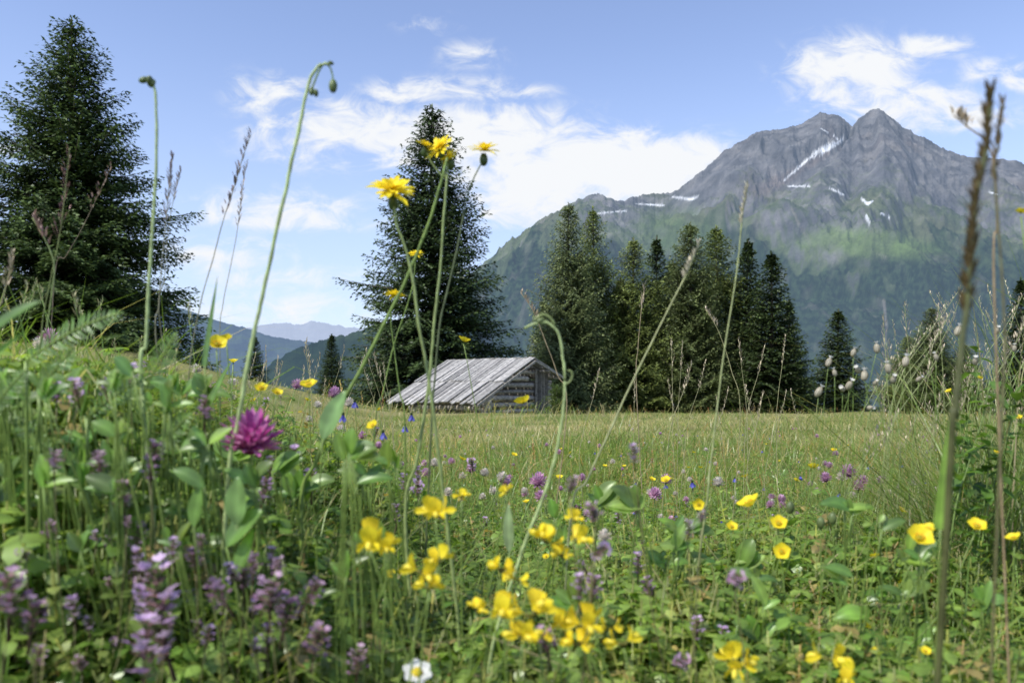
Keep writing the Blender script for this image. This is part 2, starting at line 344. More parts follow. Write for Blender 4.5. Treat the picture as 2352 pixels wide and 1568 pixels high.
terrain('distant_range',[(200,760),(480,770),(560,756),(610,748),(640,742),(690,748),(715,739),(745,744),(800,752),(900,760),(1100,770)],12000,lambda p:16000+0*p,-200,400,60,300,land_mat('far_range_material',.86,(.52,.62,.84),60,.003),hcol((.1,.1,.1),(.2,.2,.2)),1.0,'pale blue jagged range on the horizon',8,60,2500)
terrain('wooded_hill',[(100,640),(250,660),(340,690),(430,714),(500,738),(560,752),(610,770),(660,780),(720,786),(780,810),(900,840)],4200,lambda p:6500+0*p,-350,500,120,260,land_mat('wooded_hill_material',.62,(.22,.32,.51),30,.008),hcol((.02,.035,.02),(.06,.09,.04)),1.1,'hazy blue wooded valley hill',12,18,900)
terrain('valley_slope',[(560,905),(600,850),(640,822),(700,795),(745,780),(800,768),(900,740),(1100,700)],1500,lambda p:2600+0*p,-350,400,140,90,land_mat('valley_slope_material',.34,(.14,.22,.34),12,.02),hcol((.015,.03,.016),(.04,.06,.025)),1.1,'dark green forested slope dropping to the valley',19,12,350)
# ---------------------------------------------------------------- trees
def conifer(name,H,R,kind='spruce',seed=0,nbr=11,col1=(.020,.040,.014),col2=(.075,.115,.035),power=.85,low=.02,tuft=.15,step=.026,tsp=.12,wf=.27,flare=.30,lv=(.84,1.10)):
    r=np.random.default_rng(seed)
    tr=B();hs=np.linspace(0,H,14);P=np.stack([.04*np.sin(hs*.7+seed),.04*np.cos(hs*.9),hs],1)
    rad=.018*H*(1-hs/H*.97)+.012
    tr.add(tube(P,rad,8),(1,1,1))
    pos=[];dr=[];shade=[]
    h=low*H;step0=step*H
    while h<H*.985:
        f=h/H
        nb=int(nbr*(1 if f<.75 else .7))+r.integers(0,2)
        base_az=r.uniform(0,2*pi);lev=r.uniform(*lv)
        for k in range(nb):
            az=base_az+k*2*pi/nb+r.normal(0,.2)
            Rf=R*(min(1,(1-f)/(1-.10)))**power*(1-flare*math.exp(-f/.05))
            Lb=Rf*lev*r.uniform(.70,1.08)*(1+.10*math.sin(az*3+h*1.3+seed))+.04
            if kind=='larch': el0=r.uniform(-.16,.12)+.5*f;cv=.2
            else: el0=-.32+.9*f**1.5+r.normal(0,.05);cv=.28
            z0=h+r.normal(0,step0*.18)
            n=max(4,int(Lb/tsp));s=np.linspace(.10,1,n)
            d=np.array([math.cos(az),math.sin(az)])
            zz=z0+Lb*(math.tan(el0)*s+cv*(s**2-.6*s)) 
            SP=np.stack([d[0]*Lb*s,d[1]*Lb*s,zz],1)
            if Lb>.5:
                q=np.vstack([[0,0,z0],SP[::max(1,n//3)]]);tr.add(tube(q,np.linspace(.010+.010*Lb,.005,len(q)),3),(1,1,1))
            for side in (-1,1):
                tl=(.42*Lb*(1-s)**.8+.14*min(1,Lb))*r.uniform(.65,1.2,n)
                tl=np.minimum(tl,.9)
                ta=az+side*r.uniform(.75,1.1,n)
                m=np.maximum(2,(tl/(tuft*.6)).astype(int));M_=m.sum();ii=np.repeat(np.arange(n),m)
                jj=np.concatenate([np.linspace(.08,1,q) for q in m])
                dz_=(-.24 if kind=='spruce' else -.34)+r.normal(0,.12,n)
                td=np.stack([np.cos(ta),np.sin(ta),dz_],1)[ii]
                pts=SP[ii]+td*(tl[ii]*jj)[:,None]+r.normal(0,.022,(M_,3));pts[:,2]-=.15*tl[ii]*jj**2
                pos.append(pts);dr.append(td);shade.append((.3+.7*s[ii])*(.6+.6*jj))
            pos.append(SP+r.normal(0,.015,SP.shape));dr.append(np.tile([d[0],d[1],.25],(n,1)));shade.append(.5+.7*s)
        h+=step0*r.uniform(.8,1.2)/ (1.0 if f<.8 else 1.6)
    k=26;pos.append(np.stack([r.normal(0,.02,k),r.normal(0,.02,k),np.linspace(H*.94,H*1.0,k)],1));dr.append(np.stack([r.normal(0,.4,k),r.normal(0,.4,k),np.ones(k)],1));shade.append(np.ones(k))
    pos=np.concatenate(pos);dr=np.concatenate(dr);shade=np.concatenate(shade);n=len(pos)
    dr=dr+r.normal(0,.25,(n,3));dr/=np.linalg.norm(dr,axis=1)[:,None]
    up=np.array([0,-.3,1])+r.normal(0,.45,(n,3))
    nv=np.cross(dr,up);nv/=np.linalg.norm(nv,axis=1)[:,None]
    l=(tuft*r.uniform(.8,1.5,n))[:,None];wd=(tuft*wf*r.uniform(.7,1.4,n))[:,None]
    V=np.stack([pos,pos+dr*l*.4+nv*wd,pos+dr*l,pos+dr*l*.4-nv*wd],1).reshape(-1,3)
    i=np.arange(n)*4;T=np.concatenate([np.stack([i,i+1,i+2],1),np.stack([i,i+2,i+3],1)])
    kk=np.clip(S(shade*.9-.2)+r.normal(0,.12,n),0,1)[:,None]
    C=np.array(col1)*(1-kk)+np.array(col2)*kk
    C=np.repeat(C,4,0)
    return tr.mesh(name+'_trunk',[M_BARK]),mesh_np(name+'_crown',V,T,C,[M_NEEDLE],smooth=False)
def put_tree(name,meshes,x,y,label,cat,group=None,sc=1.0,rot=0.0,dz=0.0,sx=1.0):
    e=obj(name,None,loc=(x,y,g1(x,y)+dz),rot=(0,0,rot),sc=sc,label=label,category=cat)
    e.scale=(sc*sx,sc*sx,sc)
    if group: e['group']=group
    obj('trunk',meshes[0],e);obj('crown',meshes[1],e);return e
def tree_px(name,meshes,H,px,top,d,label,cat,group=None,rot=0.0,sx=1.0):
    x=(px-CX)/F*d;zb=g1(x,d)-.1;zt=CZ+(HY-top)/F*d
    return put_tree(name,meshes,x,d,label,cat,group,(zt-zb)/H,rot,-.1,sx)
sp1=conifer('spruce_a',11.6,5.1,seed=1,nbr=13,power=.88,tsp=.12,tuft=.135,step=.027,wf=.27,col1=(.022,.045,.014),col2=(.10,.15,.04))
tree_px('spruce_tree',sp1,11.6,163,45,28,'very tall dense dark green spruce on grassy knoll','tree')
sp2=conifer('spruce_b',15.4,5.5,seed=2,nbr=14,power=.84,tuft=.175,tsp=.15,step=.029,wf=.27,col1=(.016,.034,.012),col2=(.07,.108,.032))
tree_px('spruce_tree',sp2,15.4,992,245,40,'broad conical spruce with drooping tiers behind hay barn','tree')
GR='conifers along the meadow edge'
sp3=conifer('spruce_c',10,3.0,seed=3,nbr=10,power=.95,tuft=.18,tsp=.15,step=.034,wf=.28,col1=(.020,.036,.012),col2=(.075,.108,.034))
la1=conifer('larch_a',12,3.6,'larch',seed=4,nbr=11,col1=(.08,.11,.042),col2=(.20,.24,.09),power=.78,tuft=.16,tsp=.15,step=.026,wf=.22,lv=(.80,1.10))
la2=conifer('larch_b',12,3.7,'larch',seed=5,nbr=11,col1=(.075,.105,.03),col2=(.22,.265,.065),power=.84,tuft=.16,tsp=.15,step=.026,wf=.22,lv=(.80,1.10))
for (m,H,px,top,d,lab,cat,nm,rot,sx) in [
 (la1,12,1306,468,47,'tall slender grey-green larch with airy branches','tree','larch_tree',0,.9),
 (la2,12,1362,478,50,'tall slim larch with bluish green crown','tree','larch_tree',1.4,.8),
 (la2,12,1455,547,50,'bright green larch with full rounded sides','tree','larch_tree',0.3,1.1),
 (sp3,10,1508,545,55,'narrow dark spruce between two larches','tree','spruce_tree',.6,.8),
 (la1,12,1585,513,50,'tall broad green larch in dense row','tree','larch_tree',2.2,1.05),
 (la2,12,1645,520,54,'tall broad green larch in dense row','tree','larch_tree',3.3,1.05),
 (sp3,10,1718,552,53,'dark pointed spruce at end of tree row','tree','spruce_tree',2,.85),
 (sp3,10,1772,580,48,'dark wide spruce at end of tree row','tree','spruce_tree',4,1.1),
 (sp3,10,1812,690,50,'dark lower spruce at end of tree row','tree','spruce_tree',5,.9),
 (sp3,10,1425,640,58,'dark lower spruce behind larches','tree','spruce_tree',5.5,1),
 (sp3,10,1545,600,58,'dark lower spruce behind larches','tree','spruce_tree',1.1,1),
 (sp3,10,1250,690,56,'dark lower spruce behind larches','tree','spruce_tree',1.1,1),
 (sp3,10,585,772,44,'small young spruce beyond the knoll','tree','spruce_tree',1,1.1),
 (sp3,10,762,768,50,'small young spruce beside big spruce','tree','spruce_tree',2.4,1),
 (sp3,10,455,782,42,'small dark spruce beyond the knoll','tree','spruce_tree',3.4,1.3),
 (la2,12,880,800,46,'small green larch beside big spruce','tree','larch_tree',3.4,1),
 (sp3,10,2345,640,36,'dark spruce at the meadow edge','tree','spruce_tree',3.4,.9),
 (sp3,10,1925,712,55,'small dark bushy conifer standing alone','tree','pine_tree',0.7,1.35),
 (la1,12,2140,706,44,'loose light green conifer behind tall dry grass','tree','larch_tree',1.4,1.25),
 (la2,12,2085,770,46,'low conifer behind tall dry grass','tree','larch_tree',5.4,1.5),
 (la2,12,2215,790,44,'low light green conifer behind tall dry grass','tree','larch_tree',4.4,1.6),
 ]:
    tree_px(nm,m,H,px,top,d,lab,cat,GR,rot,sx)
def bush(name,rx,rz,n,c1,c2,seed,lsz=.12,clumps=14):
    r=np.random.default_rng(seed)
    cc=[]
    for i in range(clumps):
        zc=r.uniform(.2,.95);a=r.uniform(0,2*pi);q=r.uniform(0,.9)*(1.2-zc)
        cc.append((math.cos(a)*q*rx,math.sin(a)*q*rx,zc*rz,r.uniform(.14,.30)*min(rx,rz)))
    tb=B();tb.add(tube([(0,0,-.1),(.03,0,rz*.35),(0,.05,rz*.7)],[.06*rz/2+.02,.04*rz/2+.01,.01],6),(1,1,1))
    for c in cc: tb.add(tube([(0,0,rz*.2),(c[0]*.5,c[1]*.5,c[2]*.6),c[:3]],[.03,.02,.006],4),(1,1,1))
    cen=np.array([c[:3] for c in cc]);rr=np.array([c[3] for c in cc])
    id=r.integers(0,clumps,n);v=r.normal(0,1,(n,3));v/=np.linalg.norm(v,axis=1)[:,None]
    p=cen[id]+v*rr[id][:,None]*r.uniform(.4,1.25,n)[:,None]
    tv,tt=leaf(1,.3,3,.2,.1,-.3)
    k=r.uniform(0,1,n)[:,None];col=np.array(c1)*(1-k)+np.array(c2)*k
    V,T,C=scatter(tv,tt,p,r.uniform(0,2*pi,n),r.uniform(-1,1,n),lsz*r.uniform(.6,1.4,n),col)
    return tb.mesh(name+'_t',[M_BARK]),mesh_np(name+'_c',V,T,C,[M_LEAF])
bu1=bush('shrub_a',1.0,1.2,3500,(.05,.08,.025),(.12,.17,.06),3,.08,20)
def bush_px(name,m,H,px,top,d,label,cat,rot=0,grp=None):
    x=(px-CX)/F*d;zb=g1(x,d)-.05;zt=CZ+(HY-top)/F*d
    put_tree(name,m,x,d,label,cat,grp,(zt-zb)/H,rot,-.05)
bush_px('shrub',bu1,1.25,1285,885,26.8,'leafy green shrub growing against the hay barn','shrub')
# ---------------------------------------------------------------- barn
th_=radians(35);rv=np.array([-math.cos(th_),math.sin(th_),0]);sv=np.array([math.sin(th_),math.cos(th_),0]);A0=np.array([.55,28,0])
ZR=1.46;TL=.45;TRr=.30
def bp(u,v,z): return A0+rv*u+sv*v+np.array([0,0,z])
barn_base=bp(2.0,-.5,0);barn_base[2]=g1(barn_base[0],barn_base[1])
barn=obj('hay_barn',None,loc=barn_base,label='weathered grey log hay barn with plank roof in meadow',category='barn')
def box(p0,p1,w_dir,w,h_dir,h,jag=0):
    c=[]
    for p in (p0,p1):
        for a,b in ((-1,-1),(1,-1),(1,1),(-1,1)): c.append(p+w_dir*a*w/2+h_dir*b*h/2)
    q=[(0,1,2,3),(7,6,5,4),(0,4,5,1),(1,5,6,2),(2,6,7,3),(3,7,4,0)];t=[]
    for a,b,c2,d in q: t+=[(a,b,c2),(a,c2,d)]
    return np.array(c),np.array(t)[:,::-1]
def roofz(v): return ZR-(TL*-v if v<0 else TRr*v)
rb=B();r=np.random.default_rng(5)
for (va,vb,lay) in ((0.03,-3.35,0),(-.03,1.85,1)):
    u=-.32
    while u<3.6:
        wd=r.uniform(.11,.18);e=r.normal(0,.07)
        for seg in range(2):
            f0,f1=(0,.56) if seg==0 else (.5,1)
            v0=va+(vb-va)*f0;v1=va+(vb-va)*f1+e*(seg==1)
            lift=.05+.035*(seg==0)+r.uniform(0,.04)
            p0=bp(u+wd/2+r.normal(0,.012),v0,roofz(v0) if abs(v0)>.05 else ZR);p1=bp(u+wd/2+r.normal(0,.016),v1,roofz(v1))
            p0=p0+[0,0,lift];p1=p1+[0,0,lift+r.normal(0,.02)]
            dd=(p1-p0)/np.linalg.norm(p1-p0);hd=np.cross(rv,dd);hd/=np.linalg.norm(hd)
            k=r.uniform(.5,1.15);rb.add(box(p0,p1,rv,wd*.84,hd,.028),np.array([1,.985,.96])*k)
        u+=wd
obj('roof',rb.mesh('roof',[M_PLANK],barn_base,False),barn,label='silvery weathered plank roof')
def logwall(name,logs):
    b=B()
    for p0,p1,rad in logs:
        n=8;t=np.linspace(0,1,n)[:,None];P=p0*(1-t)+p1*t;P=P+r.normal(0,.008,P.shape)
        b.add(tube(P,rad*(1+r.normal(0,.05,n)),9),np.array([1,.97,.93])*r.uniform(.6,1.3))
    obj(name,b.mesh(name,[M_LOG],barn_base,True),barn)
zg=-.75;sp=.225;VL,VR=-2.3,1.4;U0,U1=.12,3.25
for u,nm in ((U0,'gable_wall'),(U1,'gable_wall')):
    L_=[];z=zg
    while z<ZR-.12:
        vl=VL-.18 if z<roofz(VL)-.1 else max(VL,-(ZR-z-.14)/TL);vr=VR+.18 if z<roofz(VR)-.1 else min(VR,(ZR-z-.14)/TRr)
        if vr-vl>.3:
            if 0.62<z<.9 and u==U0: L_.append((bp(u,vl,z),bp(u,.15,z),.085))
            else: L_.append((bp(u,vl,z),bp(u,vr,z),r.uniform(.066,.086)))
        z+=sp
    logwall(nm,L_)
for v in (VL,VR):
    L_=[];z=zg+sp/2
    while z<roofz(v)-.05: L_.append((bp(U0-.2,v,z),bp(U1+.2,v,z),r.uniform(.075,.095)));z+=sp
    logwall('side_wall',L_)
b=B()
for v in (-2.85,-1.5,0,1.0,1.7): b.add(tube([bp(-.3,v,roofz(v)-.05),bp(2,v,roofz(v)-.05),bp(3.5,v,roofz(v)-.05)],.055,8),(.8,.78,.75))
obj('purlins',b.mesh('purlins',[M_LOG],barn_base),barn)
b=B()
for i in range(5):
    v=.55+i*.17;b.add(box(bp(U0-.12,v,-.6),bp(U0-.12,v,roofz(v)-.1),sv,.14,rv,.03),np.array([1,.97,.93])*r.uniform(.2,.5))
obj('door',b.mesh('door',[M_LOG],barn_base,False),barn,label='dark vertical plank door')
b=B()
for (v0,v1) in ((0,-3.35),(0,1.85)):
    p0=bp(-.35,v0,ZR-.02);p1=bp(-.35,v1,roofz(v1)-.02);dd=(p1-p0)/np.linalg.norm(p1-p0);hd=np.cross(rv,dd);b.add(box(p0,p1,rv,.035,hd,.07),(.8,.78,.74))
obj('barge_board',b.mesh('barge_board',[M_LOG],barn_base,False),barn)
# ---------------------------------------------------------------- grass
def sample(n,a,b,p,um=.85):
    U=rng.uniform(0,1,n);y=(a**-p+U*(b**-p-a**-p))**(-1/p);u=rng.uniform(-um,um,n);return u*y,y
def blades(x,y,h,wd,lean,c,az=None):
    n=len(x);z=g(x,y);az=rng.uniform(0,2*pi,n) if az is None else az;face=az+pi/2+rng.normal(0,.5,n)
    base=np.stack([x,y,z-.01],1);d=np.stack([np.cos(az),np.sin(az),0*az],1);s=np.stack([np.cos(face),np.sin(face),0*az],1)
    V=np.zeros((n,7,3));fr=[0,.4,.75]
    for i,f in enumerate(fr):
        c_=base+d*(lean*h*f**1.6)[:,None]+np.array([0,0,1])*(h*(f-.35*lean*f**2.4))[:,None]
        ww=(wd*(1,.85,.5)[i]/2)[:,None]
        V[:,2*i]=c_-s*ww;V[:,2*i+1]=c_+s*ww
    V[:,6]=base+d*(lean*h)[:,None]+np.array([0,0,1])*(h*(1-.45*lean))[:,None]
    t=np.array([(0,1,3),(0,3,2),(2,3,5),(2,5,4),(4,5,6)]);T=t[None]+(np.arange(n)*7)[:,None,None]
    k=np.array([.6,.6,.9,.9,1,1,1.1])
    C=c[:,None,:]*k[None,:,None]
    return V.reshape(-1,3),T.reshape(-1,3),C.reshape(-1,3)
GA=np.array([.11,.195,.03]);GB=np.array([.24,.33,.07]);ST=np.array([.58,.49,.27])
def gcol(x,y,pst):
    n=len(x);k=np.clip(rng.uniform(0,1,n)+.7*fbm(x*.9,y*.9,2,91),0,1)[:,None];c=GA*(1-k)+GB*k
    k2=(rng.uniform(0,1,n)<pst)[:,None]*rng.uniform(.5,1,(n,1));return c*(1-k2)+ST*k2
n=215000;x,y=sample(n,.42,58,.6)
cl=fbm(x*1.6,y*1.6,3,77)+.7*fbm(x*.4,y*.4,2,78)
h=(.055+.055*S((y-.8)/3)+.05*S((y-3)/9))*rng.uniform(.4,1.5,n)*np.clip(1+1.8*cl,.3,2.5)
h=np.where(rng.uniform(0,1,n)<.05,h*1.6,h)
nb_=np.exp(-((x+.6)/4.2)**2-((y-24)/2.2)**2);h=h*(1+1.5*nb_)
wd=(.0013+.0006*y)*rng.uniform(.6,1.4,n);wd=np.minimum(wd,.025)
dry=.07+.55*S((y-2.2)/4.5)*np.clip(.75+1.7*fbm(x*.45,y*.3,3,9),.12,1.45);dry=np.clip(dry+.35*nb_,0,.88)
az=rng.uniform(0,2*pi,n)*.6+2.5*fbm(x*1.1,y*1.1,2,33)*pi
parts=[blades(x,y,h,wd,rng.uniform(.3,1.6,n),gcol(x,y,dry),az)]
n=42000;x,y=sample(n,.46,3.2,.6)
h=rng.uniform(.04,.13,n)*(1+.3*fbm(x*4,y*4,2,8));h=np.minimum(h,CZ+.05*y*S((-x/y-.2)/.35)-.03*y-g(x,y));h=np.clip(h,.02,None)
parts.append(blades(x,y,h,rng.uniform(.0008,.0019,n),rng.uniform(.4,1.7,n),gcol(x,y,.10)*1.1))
# longer arching blades among the flowers
n=2600;x,y=sample(n,.44,1.8,.6,.75);h=np.clip(np.minimum(rng.uniform(.10,.24,n),CZ-.02*y-g(x,y)),.03,None)
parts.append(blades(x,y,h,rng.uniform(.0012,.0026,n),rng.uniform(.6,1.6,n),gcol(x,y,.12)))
n=9000;x=rng.uniform(.4,1.6,n);y=rng.uniform(.7,2.3,n);kp=x/y>.36;x,y=x[kp],y[kp];n=len(x)
hh=rng.uniform(.08,.24,n)*(1+.8*S((x/y-.52)/.12)*rng.uniform(0,1,n));c=gcol(x,y,.08)*.72;parts.append(blades(x,y,hh,rng.uniform(.0010,.0026,n),rng.uniform(.4,1.4,n),c))
n=3000;y=rng.uniform(.75,1.8,n);x=y*rng.uniform(.46,.80,n);hh=rng.uniform(.14,.40,n)*(.55+.6*S((x/y-.48)/.14))*(1+.6*fbm(x*4,y*4,2,19));parts.append(blades(x,y,hh,rng.uniform(.0008,.0022,n),rng.uniform(.2,1.2,n),gcol(x,y,.22)*rng.uniform(.5,1,(n,1))))
V,T,C=merge(parts)
obj('meadow_grass',mesh_np('meadow_grass',V,T,C,[M_GRASS]),kind='stuff',label='dense green and straw coloured meadow grass',category='grass')
def stalk_template(seed,H=1.0,nsp=26,spread=.03,f0=.72,sl=.03,rad=.0015):
    r=np.random.default_rng(seed);b=B();t=np.linspace(0,1,7)
    P=np.stack([.10*t**2.2,0*t,t*H],1);b.add(tube(P,rad*(1-.6*t),3),(.8,.9,.7))
    for i in range(nsp):
        f=f0+(1-f0)*i/nsp;p=np.array([.10*f**2.2,0,f*H]);a=r.uniform(0,2*pi);sp_=spread*(1.2-(f-f0)/(1-f0))
        q=p+np.array([math.cos(a)*sp_,math.sin(a)*sp_,sp_*.8])
        b.add(leaf(sl,sl*.28,2,.3,1.2,-.3),(1.15,1.0,.85),Rz(a-pi/2),q)
    V,T,C,M=b.arrays();return V,T,C
parts=[]
for sd,(sprd,nsp,f0) in enumerate([(.012,24,.8),(.05,34,.68),(.02,30,.75),(.006,26,.86)]):
    tv,tt,tcc=stalk_template(sd,1,nsp,sprd,f0,.022)
    n=1000;x,y=sample(n,1.5,32,.3);hh=rng.uniform(.13,.32,n)*(.75+.35*S((y-2)/5))
    nb_=np.exp(-((x+1.0)/5)**2-((y-24)/3)**2);hh=hh*(1+.8*nb_)
    col=np.array([.52,.44,.24])*rng.uniform(.6,1.25,(n,1))*np.array([1,.96,.9])
    rd=rng.uniform(0,1,n)<.25;col[rd]*=np.array([.9,.62,.6])
    gr=rng.uniform(0,1,n)<.2;col[gr]*=np.array([.6,.85,.5])
    parts.append(scatter(tv,tt,np.stack([x,y,g(x,y)],1),rng.uniform(0,2*pi,n),rng.normal(0,.3,n),hh,col,tcc))
V,T,C=merge(parts);obj('seeding_grass',mesh_np('seeding_grass',V,T,C,[M_GRASS]),kind='stuff',label='thin straw coloured seeding grass stalks over meadow',category='grass')
# ground cover
def trefoil_leaf():
    r=np.random.default_rng(8);b=B();b.add(tube([(0,0,0),(.05,.0,.5),(0,0,1)],.006,3),(.8,.9,.7))
    for j,(zz,xo) in enumerate([(1,0),(.8,.10),(.62,-.12)]):
        for k in range(3): b.add(hexleaf(.105,.085,.35+r.normal(0,.25)),(1-.08*j,)*3,Rz(k*2.1+j+r.normal(0,.2)),(xo,.06*j,zz))
    V,T,C,M=b.arrays();return V,T,C
def sprig():
    r=np.random.default_rng(3);b=B();b.add(tube([(0,0,0),(.03,.0,.5),(.05,0,1)],.006,3),(1.0,.9,.8))
    for i in range(9):
        z=.2+.8*i/9
        for s_ in (0,pi): b.add(hexleaf(.085*(1.2-.5*z),.05,.5+r.normal(0,.2)),(1,1,1),Rz(s_+(i%2)*pi/2+r.normal(0,.3)),(.05*z,0,z))
    V,T,C,M=b.arrays();return V,T,C
def lance():
    b=B()
    for k in range(5): b.add(leaf(1.0,.16,4,.35,1.4-.15*k,-.8-.25*k,'ell'),(1,1,1),Rz(k*1.4))
    V,T,C,M=b.arrays();return V,T,C
def yarrow():
    b=B()
    for k in range(3):
        R0=Rz(k*2.2);n_=12
        for i in range(n_):
            f=(i+1)/n_;p=np.array([0,.45*f**1.5,.9*f-.15*f*f])@R0.T
            for s_ in (-1,1): b.add(hexleaf(.16*math.sin(pi*min(1,f*.8+.2))+.02,.03,.3),(1,1,1),R0@Rz(-s_*1.1),p)
    V,T,C,M=b.arrays();return V,T,C
parts=[];TMP={}
for tmpl,n,a,bm,p,hm,hx,c1,c2 in [(trefoil_leaf(),16000,.44,9.0,.7,.04,.10,(.12,.23,.035),(.28,.39,.08)),(sprig(),16000,.43,6.0,.75,.04,.11,(.15,.22,.05),(.34,.40,.11)),(lance(),5000,.50,9,.4,.03,.075,(.11,.21,.04),(.24,.34,.08)),(yarrow(),3000,.48,6,.5,.04,.10,(.12,.22,.05),(.22,.33,.08))]:
    for bank in (0,1):
        if bank:
            m=[1300,2200,450,350][[16000,16001,5000,3000].index(n) if len(TMP)==0 or n!=16000 else (1 if 's' in TMP else 0)];TMP['s']=1
            y=rng.uniform(.40,.62,m);x=-y*rng.uniform(-.02,.80,m)
        else: m=n;x,y=sample(n,a,bm,p,.85)
        hh=rng.uniform(hm,hx,m)*(1+.55*fbm(x*5,y*5,2,66));k=rng.uniform(0,1,(m,1));k=np.clip(k+.6*fbm(x*3,y*3,2,61)[:,None],0,1);col=np.array(c1)*(1-k)+np.array(c2)*k
        q=rng.uniform(0,1,m)<.07;col[q]=np.array([.38,.30,.11])
        z=g(x,y)+rng.uniform(-.01,.01,m)
        if bank: lim=CZ-(rng.uniform(1050,1350,m)-900)/F*y
        else: lim=CZ-.04*y*S(y/.45)*(x>0)+.06*y*S((-x/y-.2)/.35)
        hh=np.clip(np.minimum(hh,lim-z),.02,None)
        parts.append(scatter(tmpl[0],tmpl[1],np.stack([x,y,z],1),rng.uniform(0,2*pi,m),rng.normal(0,.45,m),hh,col,tmpl[2]))
V,T,C=merge(parts);obj('ground_cover',mesh_np('ground_cover',V,T,C,[M_LEAF]),kind='stuff',label='low clover, thyme and herb leaves covering meadow soil',category='ground cover')
# ---------------------------------------------------------------- flower heads
YEL=np.array([.96,.79,.04]);YEL2=np.array([.97,.86,.12])
def head_hawkweed():
    r=np.random.default_rng(2);b=B()
    for ring,(n,L_,el) in enumerate([(17,.0155,.25),(15,.012,.6),(10,.008,1.0)]):
        for i in range(n):
            b.add(leaf(L_*r.uniform(.8,1.12),.0034,5,.3,el+r.normal(0,.12),-.45+r.normal(0,.2),'strap'),YEL*r.uniform(.85,1.1),Rz(i*2*pi/n+r.normal(0,.1)),(0,0,.0008*ring))
    c=B();c.add(ellipsoid(.0035,.0035,.0055,c=(0,0,-.004)),(.08,.12,.04))
    for i in range(12): c.add(leaf(.009,.0024,3,.2,1.25,.1),(.07,.11,.04),Rz(i*.52),(0.0,0,-.007))
    return b.mesh('hawkweed_head',[M_PETAL]),c.mesh('hawkweed_calyx',[M_STEM])
def head_buttercup():
    r=np.random.default_rng(4);b=B()
    for i in range(5): b.add(leaf(.0105,.0115,6,.35,.35,.55,'petal',5),YEL*r.uniform(.92,1.05),Rz(i*2*pi/5+r.normal(0,.05)))
    b.add(ellipsoid(.0025,.0025,.002,c=(0,0,.002)),(.5,.45,.03))
    for i in range(16): b.add(tube([(0,0,.001),(math.cos(i)*.003,math.sin(i)*.003,.0045)],.0003,3),(.8,.5,.03))
    return b.mesh('buttercup_head',[M_PETAL])
def head_trefoil(seed,n=4):
    r=np.random.default_rng(seed);b=B()
    for i in range(n):
        R0=Rz(i*2*pi/n+r.normal(0,.3))@Rx(r.uniform(-.25,.35));o=R0@np.array([0,.0035,.001])
        b.add(leaf(.0125,.0125,6,-.25,.9,.9,'petal',5),YEL*np.array([1,r.uniform(.92,1.03),1]),R0,o)
        for s_ in (-1,1): b.add(leaf(.0105,.0062,5,.55,.15,.25,'petal',3),YEL*1.01,R0@Rz(-.14*s_)@np.array([[0,0,s_],[0,1,0],[-s_,0,0]]),o+R0@np.array([s_*.0016,.001,.001]))
        b.add(ellipsoid(.0018,.0045,.0022,8,5,(0,.006,.0015)),YEL2,R0,o)
        b.add(tube([o-R0@np.array([0,.004,.002]),o],[.0008,.0016],5),(.20,.20,.05))
    return b.mesh('trefoil_head',[M_PETAL])
def head_clover(seed,c1,c2,rad=.013,n=150,tall=1.1,rag=.15):
    r=np.random.default_rng(seed);b=B()
    for i in range(n):
        f=(i+.5)/n;ph=math.acos(1-1.75*f);az=i*2.39996
        d=Rz(az)@Rx(min(1.5,(pi/2-ph)*.75+.35+r.normal(0,rag)))
        k=r.uniform(0,1);col=np.array(c1)*(1-k)+np.array(c2)*k
        o=np.array([math.sin(ph)*math.cos(az+pi/2),math.sin(ph)*math.sin(az+pi/2),math.cos(ph)*tall])*rad*.5
        b.add(leaf(rad*.6*r.uniform(1-2*rag,1+2*rag),rad*.24,4,.6,.0,.45,'strap'),np.concatenate([np.tile(col*.8+np.array([.12,.1,.1]),(6,1)),np.tile(col,(9,1))]),d,o)
    b.add(ellipsoid(rad*.5,rad*.5,rad*.55*tall),np.array(c1)*.6)
    return b.mesh('clover_head',[M_PETAL])
def head_thyme(seed,Hh=.022,R_=.009,n=42,c1=(.48,.30,.58),c2=(.80,.60,.82)):
    r=np.random.default_rng(seed);b=B()
    b.add(tube([(0,0,-.01),(0,0,Hh)],.0009,4),(.12,.08,.06))
    for i in range(n):
        z=Hh*i/n;az=i*2.4;rr=R_*(.5+.5*math.sin(pi*min(1,z/Hh*.8+.15)))
        R0=Rz(az)@Rx(r.uniform(.1,.9))
        b.add(leaf(rr*.75,.0022,3,.5,.0,.2),np.array([.28,.16,.17])*r.uniform(.6,1.4) if i%2 else np.array([.17,.24,.08]),R0,(0,0,z))
        if r.uniform()<.5:
            k=r.uniform();col=np.array(c1)*(1-k)+np.array(c2)*k;o=R0@np.array([0,rr*.7,0])+np.array([0,0,z])
            for q in range(3): b.add(leaf(.0038,.0028,3,.2,.4,-.6,'petal'),col,R0@Rz((q-1)*.9),o)
    return b.mesh('thyme_head',[M_PETAL])
def head_bell(seed):
    r=np.random.default_rng(seed);b=B()
    for i in range(5): b.add(leaf(.016,.009,6,.3,-1.35,.55,'petal'),np.array([.13,.13,.50])*r.uniform(.85,1.2),Rz(i*2*pi/5),(0,0,0))
    b.add(ellipsoid(.0025,.0025,.003),(.05,.08,.03));return b.mesh('bellflower_head',[M_PETAL])
def head_daisy():
    b=B()
    for i in range(6): b.add(leaf(.0085,.0085,5,.15,.15,.1,'petal',5),(.88,.88,.86),Rz(i*2*pi/6))
    b.add(ellipsoid(.003,.003,.0022,c=(0,0,.001)),(.8,.65,.05));return b.mesh('white_flower_head',[M_PETAL])
